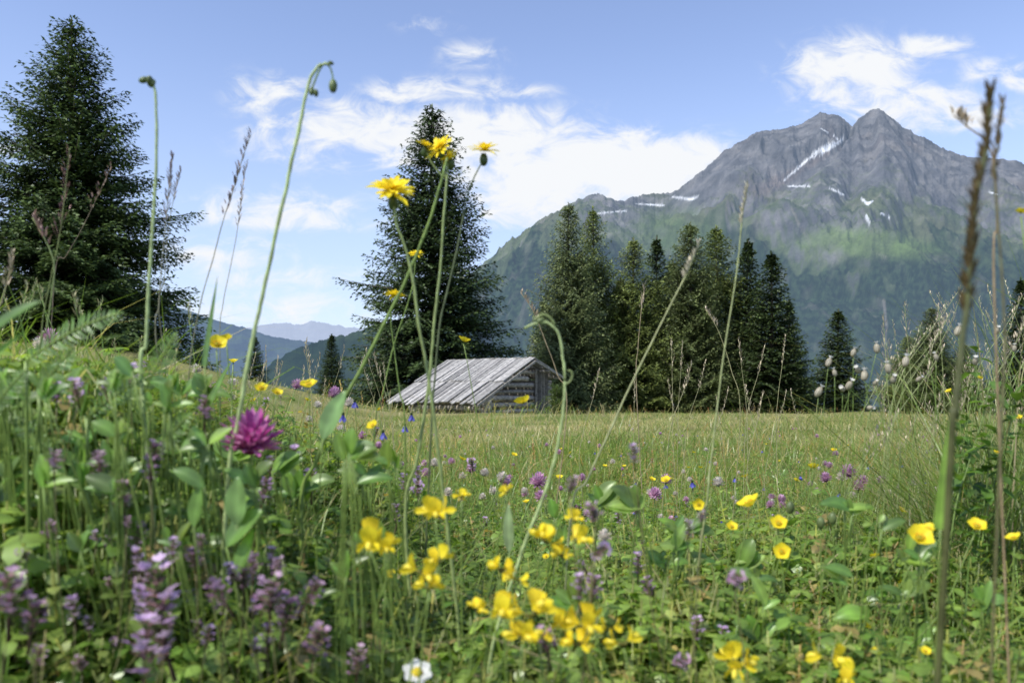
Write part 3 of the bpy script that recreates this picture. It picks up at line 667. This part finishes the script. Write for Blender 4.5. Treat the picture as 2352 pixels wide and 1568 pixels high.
def head_campion():
    b=B();V,T=ellipsoid(.0042,.0042,.007,12,9);b.add((V,T),(.56,.52,.42))
    for i in range(10):
        a=i*2*pi/10;P=[(math.cos(a)*.0043*math.sin(q),math.sin(a)*.0043*math.sin(q),.0071*math.cos(q)) for q in np.linspace(.2,2.9,7)];b.add(tube(P,.00022,3),(.36,.30,.18))
    for i in range(8): b.add(leaf(.006,.003,3,.2,1.0,-.5,'petal'),(.78,.76,.70),Rz(i*.785),(0,0,.006))
    return b.mesh('campion_head',[M_PETAL])
H_HAWK,H_HAWKC=head_hawkweed();H_BUT=head_buttercup();H_TRE=[head_trefoil(i,2+i%3) for i in range(4)]
H_CLO=head_clover(1,(.55,.07,.36),(.88,.42,.72),.0145,170,1.15,.28);H_CLOS=head_clover(2,(.52,.24,.42),(.78,.50,.68),.009,60);H_WCL=head_clover(3,(.75,.72,.64),(.82,.68,.58),.008,60)
H_THY=[head_thyme(i) for i in range(3)];H_THYD=[head_thyme(9,.018,.009,46,(.40,.22,.36),(.62,.44,.58)),H_THY[0]];H_BELL=head_bell(1);H_DAI=head_daisy();H_CAM=head_campion()
SG=(.20,.29,.07);SG2=(.28,.35,.13)
def stem_plant(name,label,cat,pts,rad,col=SG,group=None,ground=True,leaves=0,partname='stem'):
    P=[np.array(p,float) for p in pts];e=P[-1]
    if ground:
        gx,gy=e[0]+rng.normal(0,.012),e[1]+rng.uniform(-.01,.03);gz=g1(gx,gy)-.01
        if e[2]-gz>.01: P.append(np.array([gx,gy,gz]))
    base=P[-1].copy()
    o=obj(name,None,loc=base,label=label,category=cat)
    if group:o['group']=group
    C_=catmull(P,7);m=len(C_);wob=np.cumsum(rng.normal(0,rad*.12,(m,3)),0);wob=wob-np.linspace(0,1,m)[:,None]*wob[-1];C_=C_+wob
    r_=np.linspace(rad*.7,rad*1.25,m)*(1+rng.normal(0,.05,m));b=B();b.add(tube(C_,r_,7),col)
    obj(partname,b.mesh(name+'_stem',[M_STEM],base),o)
    for i in range(leaves):
        f=int(len(C_)*(.6+.35*i/max(1,leaves)));b=B();b.add(leaf(.022*rng.uniform(.6,1.1),.007,6,.3,.9,-.8),(.16,.27,.06),Rz(rng.uniform(0,6.28)),C_[min(f,len(C_)-1)]);obj('leaf',b.mesh(name+'_leaf',[M_LEAF],base),o)
    return o,base,C_
def attach(o,base,me,pos,tilt=0,az=0,sc=1,name='flower_head'):
    return obj(name,me,o,np.asarray(pos)-base,(tilt,0,az),sc)
def WW(lst,d): return [W(a,b_,d if not hasattr(d,'__len__') else d[i]) for i,(a,b_) in enumerate(lst)]
def side(o,base,pts,d,rad,col,name='side_stem'):
    b=B();b.add(tube(catmull(WW(pts,d),5),rad,5),col);obj(name,b.mesh(name,[M_STEM],base),o)
# hawkweeds
o,b_,c_=stem_plant('hawkweed','tall yellow hawkweed with ragged flower on thin stem','flower',WW([(903,470),(912,520),(935,580),(952,650),(965,740),(985,850),(1000,960),(1015,1090),(1035,1250),(1050,1400),(1062,1570)],.52),.0011,SG2)
attach(o,b_,H_HAWK,W(900,442,.52),.7,.25,1.1);attach(o,b_,H_HAWKC,W(902,452,.52),.4,0,1.0,'calyx')
o,b_,c_=stem_plant('hawkweed','branching hawkweed stem carrying a cluster of yellow flowers','flower',WW([(1032,345),(1026,400),(1018,500),(1008,620),(996,720),(988,820),(975,930),(955,1060),(930,1200)],.58),.0011,SG2)
for (px,py,t,s) in [(1014,342,-.9,.8),(975,335,.5,.5),(1035,365,.9,.55)]: attach(o,b_,H_HAWK,W(px,py,.58),t,px*1.0,s);attach(o,b_,H_HAWKC,W(px,py+3,.58),t*.6,0,.8,'calyx')
side(o,b_,[(978,345),(992,375),(1020,410)],.58,.0006,SG2);side(o,b_,[(1012,355),(1018,380),(1022,410)],.58,.0006,SG2)
o,b_,c_=stem_plant('hawkweed','hawkweed with one open yellow flower on slender dark stem','flower',WW([(1108,372),(1085,415),(1068,470),(1052,560),(1030,660),(1012,740),(1000,860),(990,1000)],.60),.0007,(.12,.15,.07))
attach(o,b_,H_HAWK,W(1112,348,.60),.30,.1,.85);attach(o,b_,H_HAWKC,W(1111,356,.60),0,0,.9,'calyx')
o,b_,c_=stem_plant('meadow_stem','long green flower stem leaning across hawkweeds','flower stem',WW([(1028,362),(1010,430),(985,510),(955,590),(925,660),(885,740),(840,830),(785,930),(725,1060),(690,1180)],.55),.0012,SG)
o,b_,c_=stem_plant('hawkweed','small yellow hawkweed on thin curved stem','flower',WW([(955,590),(950,640),(935,700),(905,790),(880,900),(860,1000)],.72),.0006)
attach(o,b_,H_HAWK,W(955,585,.72),.5,0,.5)
o,b_,c_=stem_plant('hawkweed','small yellow hawkweed leaning sideways on thin stem','flower',WW([(905,684),(898,730),(905,800),(918,900),(930,1000)],.70),.0006)
attach(o,b_,H_HAWK,W(905,680,.70),.2,2,.7)
def bud(sc=1):
    b=B();b.add(ellipsoid(.0028*sc,.0028*sc,.0045*sc,10,7),(.12,.16,.06));
    for i in range(8): b.add(leaf(.008*sc,.002*sc,3,.2,1.3,.1),(.07,.10,.035),Rz(i*.785),(0,0,-.004*sc))
    return b.mesh('bud',[M_STEM])
BUD=bud();PG=(.42,.52,.23)
o,b_,c_=stem_plant('nodding_stem','tall pale green stem bent over with hanging buds','flower stem',WW([(758,150),(745,145),(728,152),(712,180),(700,235),(685,310),(662,420),(635,540),(610,650),(588,760),(568,860),(548,980),(525,1110)],.46),.0011,PG)
side(o,b_,[(745,146),(758,155),(764,175),(765,190)],.46,.0005,SG);side(o,b_,[(742,148),(732,165),(722,190),(716,205)],.46,.0006,SG)
attach(o,b_,BUD,W(765,198,.46),pi,0,.9,'bud');attach(o,b_,BUD,W(716,210,.46),pi-.3,0,.6,'bud');attach(o,b_,BUD,W(726,214,.46),pi+.3,0,.5,'bud');attach(o,b_,BUD,W(760,145,.46),1.2,-1.5,.4,'bud')
o,b_,c_=stem_plant('nodding_stem','slender upright pale green stem with small bud cluster','flower stem',WW([(345,185),(352,200),(356,260),(357,360),(352,480),(345,600),(340,700),(335,790),(325,900)],.48),.00095,PG)
attach(o,b_,BUD,W(330,184,.48),1.3,1.6,.7,'bud');attach(o,b_,BUD,W(345,188,.48),.6,0,.8,'bud');attach(o,b_,BUD,W(352,190,.48),.4,3,.5,'bud')
o,b_,c_=stem_plant('nodding_stem','s-curved pale green stem with hooked tip and tendril','flower stem',WW([(1205,752),(1230,740),(1262,740),(1285,765),(1296,820),(1299,880),(1296,950),(1282,1020),(1262,1095),(1235,1170),(1208,1240),(1185,1310),(1150,1410),(1130,1500),(1120,1600)],.48),.00095,PG)
side(o,b_,[(1300,882),(1312,872),(1314,855),(1304,850)],.48,.0006,SG2,'tendril');side(o,b_,[(1275,745),(1262,728),(1245,722),(1225,735)],.48,.0007,SG2)
attach(o,b_,BUD,W(1240,736,.48),1.2,1.5,.6,'bud')
def grass_stalk(pts,d,f=.25,rad=.0007,col=(.34,.38,.16),hcol=(.46,.38,.24),spread=.0015,n=40,sl=.006,label='slender grass stalk with narrow seed head',group='grass stalks rising above the meadow'):
    o,b_,c_=stem_plant('grass_stalk',label,'grass stalk',WW(pts,d),rad,col,group)
    L0=np.cumsum(np.r_[0,np.linalg.norm(np.diff(c_,axis=0),axis=1)]);b=B();r=np.random.default_rng(abs(int(pts[0][0])))
    vis=np.linalg.norm(W(*pts[0],d)-W(*pts[-1],d))*f
    for i in range(n):
        s=vis*(i+.3)/n;p=np.array([np.interp(s,L0,c_[:,k]) for k in range(3)]);az=r.uniform(0,2*pi)
        sp_=spread*r.uniform(.3,1.3)*(.3+1.2*(i/n))
        q=p+np.array([math.cos(az)*sp_,math.sin(az)*sp_,sp_*.9+0])
        if spread>.004: b.add(tube([p-[0,0,sp_*.8],q],.00012,3),np.array(hcol)*.8)
        b.add(leaf(sl*r.uniform(.7,1.3),sl*.26,3,.5,1.25,-.2),np.array(hcol)*r.uniform(.6,1.3),Rz(az-pi/2),q)
    obj('seed_head',b.mesh('seed_head',[M_STEM],b_),o)
grass_stalk([(1716,432),(1705,490),(1696,590),(1680,700),(1660,830),(1645,950),(1630,1080),(1620,1180)],.62,.12,.0007,(.36,.40,.18),(.60,.55,.42),.0008,36,.006)
grass_stalk([(1606,560),(1580,620),(1545,690),(1500,780),(1450,880),(1405,980),(1350,1100),(1310,1190)],.60,.13,.0007,(.42,.44,.22),(.60,.55,.42),.0008,36,.006)
grass_stalk([(577,308),(558,360),(535,440),(512,510),(488,600),(465,680),(440,800),(430,900)],.65,.33,.0004,(.26,.25,.16),(.28,.20,.19),.0014,44,.006,'grass stalk with dark drooping seed head')
grass_stalk([(566,375),(556,440),(545,530),(528,620),(512,700),(505,800)],.70,.35,.0003,(.28,.27,.17),(.34,.26,.23),.0012,36,.005,'grass stalk with dark drooping seed head')
grass_stalk([(396,360),(388,430),(380,520),(372,600),(365,700),(360,800)],.62,.35,.0004,(.26,.25,.16),(.26,.20,.20),.0012,40,.006,'grass stalk with dark drooping seed head')
grass_stalk([(415,395),(400,450),(385,540),(378,640),(370,760)],.66,.2,.0003,(.26,.25,.16),(.26,.20,.20),.001,24,.005,'grass stalk with dark drooping seed head')
grass_stalk([(160,340),(150,430),(140,520),(120,620),(100,720),(90,800)],.60,.45,.0004,(.24,.28,.10),(.34,.19,.17),.005,26,.004,'grass with open reddish panicle')
grass_stalk([(75,500),(110,560),(125,610),(118,680),(105,760),(90,800)],.58,.25,.0006,(.26,.32,.12),(.36,.22,.19),.002,26,.006,'grass with reddish panicle')
grass_stalk([(255,385),(215,470),(180,540),(150,590),(125,640)],.75,.4,.0003,(.26,.2,.14),(.34,.22,.17),.004,24,.005,'grass with open reddish panicle')
grass_stalk([(30,580),(20,630),(5,690),(-10,760)],.55,.5,.0004,(.4,.35,.22),(.46,.37,.26),.002,26,.005)
grass_stalk([(1196,672),(1225,715),(1255,790),(1280,860),(1300,960)],.9,.25,.0005,(.38,.30,.18),(.42,.32,.22),.0015,26,.006)
grass_stalk([(1480,655),(1472,720),(1465,800),(1462,900)],1.3,.25,.0006,(.38,.30,.18),(.44,.36,.26),.002,26,.008)
grass_stalk([(1620,710),(1650,760),(1680,850),(1700,960)],1.3,.2,.0006,(.38,.36,.18),(.44,.36,.26),.002,26,.008)
for i in range(16):
    px=rng.uniform(1330,1880);tp=rng.uniform(760,920);k=rng.uniform(-60,60);grass_stalk([(px,tp),(px+k*.3,tp+60),(px+k*.8,tp+140),(px+k,tp+230)],rng.uniform(1.2,2.2),.3,.0005,(.40,.38,.20),(.52,.43,.30),rng.uniform(.001,.005),22,.007)
for i in range(80):
    px=rng.uniform(1960,2420)+rng.uniform(0,60);tp=rng.uniform(660,980)-S((px-2150)/200)*40;k=rng.uniform(-170,140);grass_stalk([(px,tp),(px+k*.3,tp+70),(px+k*.8,tp+170),(px+k,tp+290)],rng.uniform(.8,1.7),.3,.0004,(.32,.37,.15),(.54,.45,.32),rng.uniform(.001,.007),24,.005)
for i in range(22):
    px=rng.uniform(560,880);tp=rng.uniform(780,890);k=rng.uniform(-60,60);grass_stalk([(px,tp),(px+k*.3,tp+50),(px+k*.8,tp+120),(px+k,tp+200)],rng.uniform(1.2,2.2),.3,.0005,(.40,.38,.20),(.52,.43,.30),rng.uniform(.001,.005),22,.007)
for i in range(26):
    px=rng.uniform(0,480);tp=rng.uniform(640,860);k=rng.uniform(-90,90);grass_stalk([(px,tp),(px+k*.3,tp+60),(px+k*.8,tp+140),(px+k,tp+230)],rng.uniform(.6,1.1),.25,.0004,(.26,.38,.10),(.40,.38,.2),rng.uniform(.0008,.003),20,.005)
grass_stalk([(2277,212),(2268,300),(2258,380),(2245,480),(2230,610),(2215,740),(2200,850),(2190,950),(2180,1080)],.30,.60,.0011,(.10,.11,.04),(.13,.095,.045),.0012,180,.006,'thick dark plantain-like grass spike close by')
grass_stalk([(2302,240),(2292,330),(2285,400),(2300,600),(2310,800),(2300,1000)],.34,.25,.0005,(.16,.15,.07),(.20,.15,.09),.001,40,.005)
grass_stalk([(2190,265),(2225,295),(2262,325),(2282,380),(2290,520),(2285,700)],.42,.12,.0005,(.35,.26,.15),(.50,.40,.28),.002,20,.006)
for i in range(14):
    px=rng.uniform(2180,2400);tp=rng.uniform(780,1100);d=rng.uniform(.7,1.1);k=rng.uniform(-130,70)
    o,b_,c_=stem_plant('leafy_stem','leafy green stem climbing through tall grass','plant',WW([(px,tp),(px+k*.2,tp+90),(px+k*.6,tp+200),(px+k,tp+330)],d),.0007,(.18,.26,.07),'leafy stems on the grassy bank')
    b=B()
    for j in range(2,min(24,len(c_))):
        for q in range(2):
            if rng.uniform()<.6: b.add(leaf(.020*rng.uniform(.4,1.4),.010,4,.3,rng.uniform(-.4,1.0),-.7),np.array([.09,.17,.035])*rng.uniform(.6,1.4),Rz(rng.uniform(0,6.28)),c_[j]+rng.normal(0,.002,3))
    if b.n: obj('leaves',b.mesh('leaves',[M_LEAF],b_),o)
def big_leaf(p0,p1,d,wpx,col=(.15,.27,.06),kind='ell',bend=0.0,d1=None,fold=.3):
    a=W(*p0,d);b2=W(*p1,d1 or d);mid=(a+b2)/2+np.array([0,-.2*bend,bend])*np.linalg.norm(b2-a)
    t=np.linspace(0,1,13)[:,None];P=(1-t)**2*a+2*t*(1-t)*mid+t*t*b2
    T_=np.gradient(P,axis=0);T_/=np.linalg.norm(T_,axis=1)[:,None]
    view=np.array([-0.35,-1,.75]);Sd=np.cross(T_,view);Sd/=np.linalg.norm(Sd,axis=1)[:,None];Nn=np.cross(Sd,T_)
    wd=wpx/F*d/2*prof(kind,t[:,0]);cs=np.linspace(-1,1,5)
    V=np.stack([P+Sd*(wd*c)[:,None]+Nn*(wd*abs(c)*fold)[:,None] for c in cs],1).reshape(-1,3)
    cc=np.tile(np.array(col),(len(V),1)).reshape(13,5,3);cc[:,2]*=1.3;cc=cc.reshape(-1,3)
    return V,grid_tris(13,5),cc,a
def leaf_plant(leaves,d,label,name='broad_leaf_plant',cat='plant',group=None):
    a0=W(*leaves[0][0],d);gx,gy=a0[0],a0[1]+.02;base=np.array([gx,gy,g1(gx,gy)])
    e=obj(name,None,loc=base,label=label,category=cat)
    if group:e['group']=group
    st=B()
    for lf in leaves:
        V,T,C,a=big_leaf(lf[0],lf[1],d,lf[2],**(lf[3] if len(lf)>3 else {}));b=B();b.add((V,T),C);obj('leaf',b.mesh('leaf',[M_LEAF],base),e)
        st.add(tube(catmull([a,(a+base)/2+np.array([rng.normal(0,.008),.004,.01]),base-np.array([0,0,.01])],5),.0005,5),SG)
    obj('stem',st.mesh('stem',[M_STEM],base),e);return e
leaf_plant([((-60,800),(98,690),44,dict(bend=.1,col=(.09,.17,.04))),((-50,850),(60,760),26)],.33,'large blurred green leaves of meadow herb','broad_leaf_plant')
leaf_plant([((545,1205),(548,1092),62,dict(col=(.18,.30,.10))),((520,1255),(605,1172),62,dict(col=(.15,.27,.06),bend=.15)),((445,1210),(462,1110),44),((470,1120),(395,1080),34,dict(bend=.2)),((540,1330),(585,1210),44)],.40,'ribwort plantain with upright broad green leaves')
leaf_plant([((740,1010),(795,895),58,dict(col=(.18,.30,.11))),((800,1060),(860,1020),50,dict(bend=.2)),((820,1110),(905,1100),30,dict(bend=.2,col=(.15,.29,.05)))],.5,'upright pale green leaves beside red clover')
leaf_plant([((470,840),(500,634),18,dict(kind='blade',col=(.11,.20,.06))),((480,930),(530,830),22,dict(kind='blade'))],.5,'pointed green grass leaf catching light')
leaf_plant([((2160,1215),(2180,960),30,dict(kind='blade',col=(.22,.36,.06)))],.42,'bright green blurred grass leaf')
leaf_plant([((1170,1270),(1168,1155),26,dict(col=(.26,.34,.18)))],.5,'narrow pale green upright leaf')
GRL='broad leaved herbs on the slope'
for i in range(150):
    left=i<122
    if left: px=rng.uniform(-30,480) if i<104 else rng.uniform(380,900);py=(rng.uniform(850,1330)+max(0,px-250)*.25) if i<104 else rng.uniform(1040,1400)
    else: px=rng.uniform(1250,2300);py=rng.uniform(1150,1520)
    d=rng.uniform(.40,.60) if left else rng.uniform(.46,.72);ls=[]
    for k in range(rng.integers(3,7)):
        a=rng.uniform(-1.8,1.8);Lp=rng.uniform(28,80)
        ls.append(((px+rng.uniform(-14,14),py+rng.uniform(-14,14)),(px+math.sin(a)*Lp,py-math.cos(a)*Lp*.8-8),Lp*rng.uniform(.3,.55),dict(bend=rng.uniform(.05,.3),col=tuple(np.array([.15,.27,.05])*rng.uniform(.6,1.4)*np.array([rng.uniform(.9,1.3),1,rng.uniform(.8,1.4)])))))
    leaf_plant(ls,d,'low herb with several oval green leaves',group=GRL)
def frond(p0,p1,d,wpx,label,bend=.15,n=18):
    a=W(*p0,d);b2=W(*p1,d);mid=(a+b2)/2+np.array([0,0,bend])*np.linalg.norm(b2-a)
    t=np.linspace(0,1,n)[:,None];P=(1-t)**2*a+2*t*(1-t)*mid+t*t*b2;T_=np.gradient(P,axis=0);T_/=np.linalg.norm(T_,axis=1)[:,None]
    gx,gy=a[0]-.01,a[1]+.02;base=np.array([gx,gy,g1(gx,gy)]);e=obj('fern',None,loc=base,label=label,category='fern')
    st=B();st.add(tube(catmull([base,(a+base)/2,a],5),.001,5),SG);st.add(tube(P,.0006,4),SG);obj('stem',st.mesh('stem',[M_STEM],base),e)
    lb=B();ax=np.array([0,-1,.3]);stp=np.linalg.norm(b2-a)/n
    for i in range(1,n):
        f=i/(n-1);wl=wpx/F*d*math.sin(pi*min(1,f*.85+.15))**.8+.001
        for s_ in (-1,1):
            dirv=s_*np.cross(T_[i],ax);dirv/=np.linalg.norm(dirv);dirv=dirv*.85+T_[i]*.5+rng.normal(0,.08,3);dirv/=np.linalg.norm(dirv)
            nrm=np.cross(dirv,T_[i]);nrm/=np.linalg.norm(nrm);X_=np.cross(dirv,nrm);R0=np.stack([X_,dirv,nrm],1)
            lb.add(leaf(wl,stp*.62,4,.3,.05,-.4),np.array([.15,.26,.06])*rng.uniform(.7,1.2),R0,P[i])
    obj('frond',lb.mesh('frond',[M_LEAF],base),e)
frond((60,830),(280,718),.42,38,'green fern frond arching sideways',.12,20)
frond((330,900),(405,765),.44,34,'small upright feathery green frond',.05)
frond((90,900),(170,800),.42,34,'small feathery green frond standing upright',.1,14)
frond((200,960),(330,870),.44,34,'small feathery green frond standing upright',.1,14)
frond((-30,960),(60,850),.42,34,'small feathery green frond standing upright',.1,14)
frond((350,1050),(440,950),.44,30,'small feathery green frond standing upright',.1,14)
frond((120,1060),(30,960),.44,30,'small feathery green frond standing upright',.1,14)
o,b_,c_=stem_plant('red_clover','large magenta red clover head above green leaves','flower',WW([(578,1045),(580,1100),(590,1200)],.47),.001,SG,leaves=2)
attach(o,b_,H_CLO,W(576,1010,.47),.1,.4,1.0)
def flower_at(name,label,head,p,sc=1,tilt=0,group=None,lean=None,rad=.0006,col=SG,leaves=0):
    gz=g1(p[0],p[1]);Hh=max(.02,p[2]-gz)
    lean=lean if lean is not None else rng.normal(0,.28)
    pts=[p+np.array([0,0,-.002]),p+np.array([lean*Hh*.25,.1*Hh*.2,-Hh*.4]),p+np.array([lean*Hh*.8,.02,-Hh*.8])]
    o,b_,c_=stem_plant(name,label,'flower',pts,rad,col,group,leaves=leaves)
    attach(o,b_,head,p,tilt,rng.uniform(0,6.28) if tilt<.6 else rng.normal(0,.4),sc);return o
def flower(name,label,head,px,py,d,*a,**k): return flower_at(name,label,head,W(px,py,d),*a,**k)
TG='yellow trefoil flowers in the grass'
for i,(px,py,d,s) in enumerate([(850,1250,.40,.9),(888,1262,.41,.6),(1000,1182,.42,.75),(970,1315,.38,.7),(1008,1290,.39,.6),(985,1350,.38,.5),(1252,1243,.42,.65),(1322,1240,.42,.7),(1318,1195,.44,.5),(1290,1275,.42,.4),(1150,1310,.40,.5),(1185,1330,.40,.45),
 (1155,1412,.36,.75),(1220,1412,.36,.8),(1200,1465,.35,.6),(1240,1465,.36,.4),(1285,1435,.37,.5),(1345,1438,.37,.75),(1325,1480,.36,.5),(1400,1440,.38,.45),(1432,1478,.37,.6),(1095,1400,.38,.4),(1690,1525,.40,.75),(1905,1512,.40,.75),(1945,1562,.38,.6),(1165,1130,.5,.4),(1060,1142,.5,.4)]):
    flower('trefoil','cluster of bright yellow pea-shaped trefoil flowers',H_TRE[i%4],px,py,d,s*1.05,rng.normal(.2,.3),TG,leaves=1)
BG='yellow buttercups in the meadow'
for (px,py,d,s,t) in [(1725,1162,.62,1.1,.5),(1680,1212,.62,.55,.7),(1788,1205,.60,.75,.8),(1795,1268,.55,.7,1.1),(2108,1240,.48,.95,.7),(2132,1222,.5,.7,.3),(2242,1212,.55,.75,.6),(2330,1240,.52,.6,.4),(1868,1075,1.0,.8,.5),(1530,1105,.9,.7,.6),
 (1065,785,.8,.75,.3),(497,795,.60,.9,.8),(520,782,.62,.6,.5),(710,890,.7,.95,.4),(600,895,.7,.7,.7),(636,905,.7,.6,.6),(1202,927,.7,.9,.4),(858,980,.65,.6,.8),(870,942,.8,.35,.5),(1985,1438,.55,.5,.6),(2010,1280,.7,.5,.5),(1915,1035,1.3,.6,.5),(1180,1046,1.2,.6,.5),(2345,490,.5,.4,.3),(2010,1497,.5,.35,.6),(2125,1497,.45,.35,.6),(1605,1158,.62,.55,1.4),(1255,1280,.7,.4,.6),(900,1320,.5,.4,.8),(1700,1420,.6,.35,.8),(2070,1340,.7,.35,.8),(2180,900,.8,.4,.5),(2290,1040,.8,.4,.5),(2250,870,.8,.35,.5),(2340,960,.8,.4,.6)]:
    flower('buttercup','glossy yellow buttercup on a thin stem',H_BUT,px,py,d,s,t,BG,lean=(-.5 if (px,py)==(1202,927) else None))
for (px,py,d) in [(1815,1165,.6),(1912,1190,.6),(1885,1200,.62),(2030,1195,.62)]:
    flower('buttercup_bud','round yellow-green bud on thin stem',BUD,px,py,d,1.1,0,'round green flower buds in the grass')
THG='purple thyme flower spikes'
for i,(px,py,d,s,dk) in enumerate([(375,1440,.36,1.3,0),(385,1500,.36,1.1,0),(350,1065,.42,.7,1),(345,1100,.42,.6,0),(285,1165,.42,.8,1),(470,960,.5,.8,1),(620,1400,.36,.9,1),(650,1440,.36,.8,1),(600,1145,.5,.7,0),(20,1410,.34,1.0,1),(70,1450,.35,.8,1),(715,1125,.6,.8,0),(675,1065,.6,.7,0),(930,1120,.8,.8,0),(960,1100,.85,.8,0),(960,1125,.8,.8,0),(520,1380,.38,.7,1),(560,1350,.4,.7,1),(700,1380,.4,.7,1),(310,1250,.42,.6,0),(230,1080,.42,.6,1),
  (300,880,.5,.6,0),(180,910,.46,.6,0),(130,915,.46,.5,0),(240,905,.46,.5,0),(1360,1370,.5,.8,1),(1500,1370,.55,.8,1),(1465,1310,.6,.7,0),(910,1190,.7,.7,0),(1085,1065,1.1,.8,0),(720,1500,.38,.8,1),(580,1310,.43,.6,1),(1260,1500,.38,.7,1),(330,1550,.34,1.1,0),(620,1080,.6,.6,0),(1350,1310,.6,.6,1),(820,1540,.4,.7,1),(450,1300,.42,.6,1),(110,1230,.42,.5,1),(1600,1460,.5,.6,0),(1660,1480,.5,.6,0),(1560,1520,.45,.6,1)]):
    flower('thyme','purple flowering thyme spike with dark bracts',H_THYD[0] if dk else H_THY[i%3],px,py+10,d,s,rng.normal(0,.35),THG,col=(.2,.19,.08),rad=.0004,leaves=1)
for i in range(48):
    px=rng.uniform(0,720) if i<40 else rng.uniform(1300,1700);py=rng.uniform(1250,1560) if i<36 else rng.uniform(1000,1400);d=rng.uniform(.37,.44)
    p=W(px,py,d)
    if p[2]<g1(p[0],p[1])+.03: p[2]=g1(p[0],p[1])+.05
    flower_at('thyme','purple flowering thyme spike with dark bracts',H_THYD[0] if i%2 else H_THY[i%3],p,rng.uniform(.28,.55),rng.normal(0,.45),THG,col=(.2,.19,.08),rad=.0004,leaves=1)
for (px,py,d) in [(788,950,.8),(815,920,.9),(945,950,.9),(930,975,.9),(880,990,.8)]:
    flower('bellflower','small blue bellflower nodding on stem',H_BELL,px,py,d,.6,0,'blue bellflowers near the barn meadow')
flower('white_flower','small white flower with yellow centre',H_DAI,958,1545,.39,.9,.6)
flower('white_clover','small white clover-like flower in grass',H_WCL,1388,1232,.6,.7,0)
for (px,py,t) in [(1903,832,.5),(1917,856,.3),(1970,850,.9),(1985,862,.4),(1935,893,1.2),(1950,885,.6),(1998,936,1.5),(2014,800,.1),(2040,846,.2),(2052,872,.7),(2330,800,.2),(2290,760,.6),(2010,880,.8),(2080,830,.4),(2110,870,.9),(1880,900,.5),(2150,820,.4),(2200,760,.4),(1960,810,.3),(2240,830,.6)]:
    flower('bladder_campion','pale papery bladder campion calyx on thin stem',H_CAM,px,py,.8,.68*rng.uniform(.65,1.2),t,'pale bladder campion flowers',rad=.0004)
def meadow_flowers(name,label,head,n,a,b_,hs,sc,seed,group,um=.66,tilt=.3,xmin=-1):
    r=np.random.default_rng(seed)
    hv=np.zeros(len(head.vertices)*3);head.vertices.foreach_get('co',hv);hv=hv.reshape(-1,3)
    tl=np.zeros(len(head.polygons)*3,int);head.polygons.foreach_get('vertices',tl);tl=tl.reshape(-1,3)
    cc=np.zeros(len(hv)*4);head.attributes['col'].data.foreach_get('color',cc);cc=cc.reshape(-1,4)[:,:3]
    b=B();b.add((hv*sc,tl),cc,t=(0,0,hs));b.add(tube([(0,0,-.03),(.006,0,hs*.5),(0,0,hs)],.0008,4),SG,mat=1)
    me=b.mesh(name,[M_PETAL,M_STEM])
    for i in range(n):
        U=r.uniform();p=.6;y=(a**-p+U*(b_**-p-a**-p))**(-1/p);x=r.uniform(max(-um,xmin),um)*y
        s=r.uniform(.7,1.25)
        obj(name,me,None,(x,y,g1(x,y)),(r.normal(0,tilt),r.normal(0,tilt),r.uniform(0,6.28)),s,label=label,category='flower',group=group)
meadow_flowers('red_clover','small purple-pink clover head in meadow grass',H_CLOS,120,1.1,8,.14,1.1,1,'small purple clover heads in the meadow')
meadow_flowers('white_clover','small cream white clover head in meadow grass',H_WCL,120,1.1,12,.14,1.0,2,'small white clover heads in the meadow')
meadow_flowers('buttercup','small yellow buttercup in meadow grass',H_BUT,60,1.2,10,.15,.8,3,BG)
meadow_flowers('thyme','small purple thyme spike in meadow grass',H_THY[1],40,.9,6,.09,.7,4,THG)
meadow_flowers('bellflower','small blue flower in meadow grass',H_BELL,40,1.3,7,.14,.6,5,'small blue flowers in the meadow',xmin=.1)
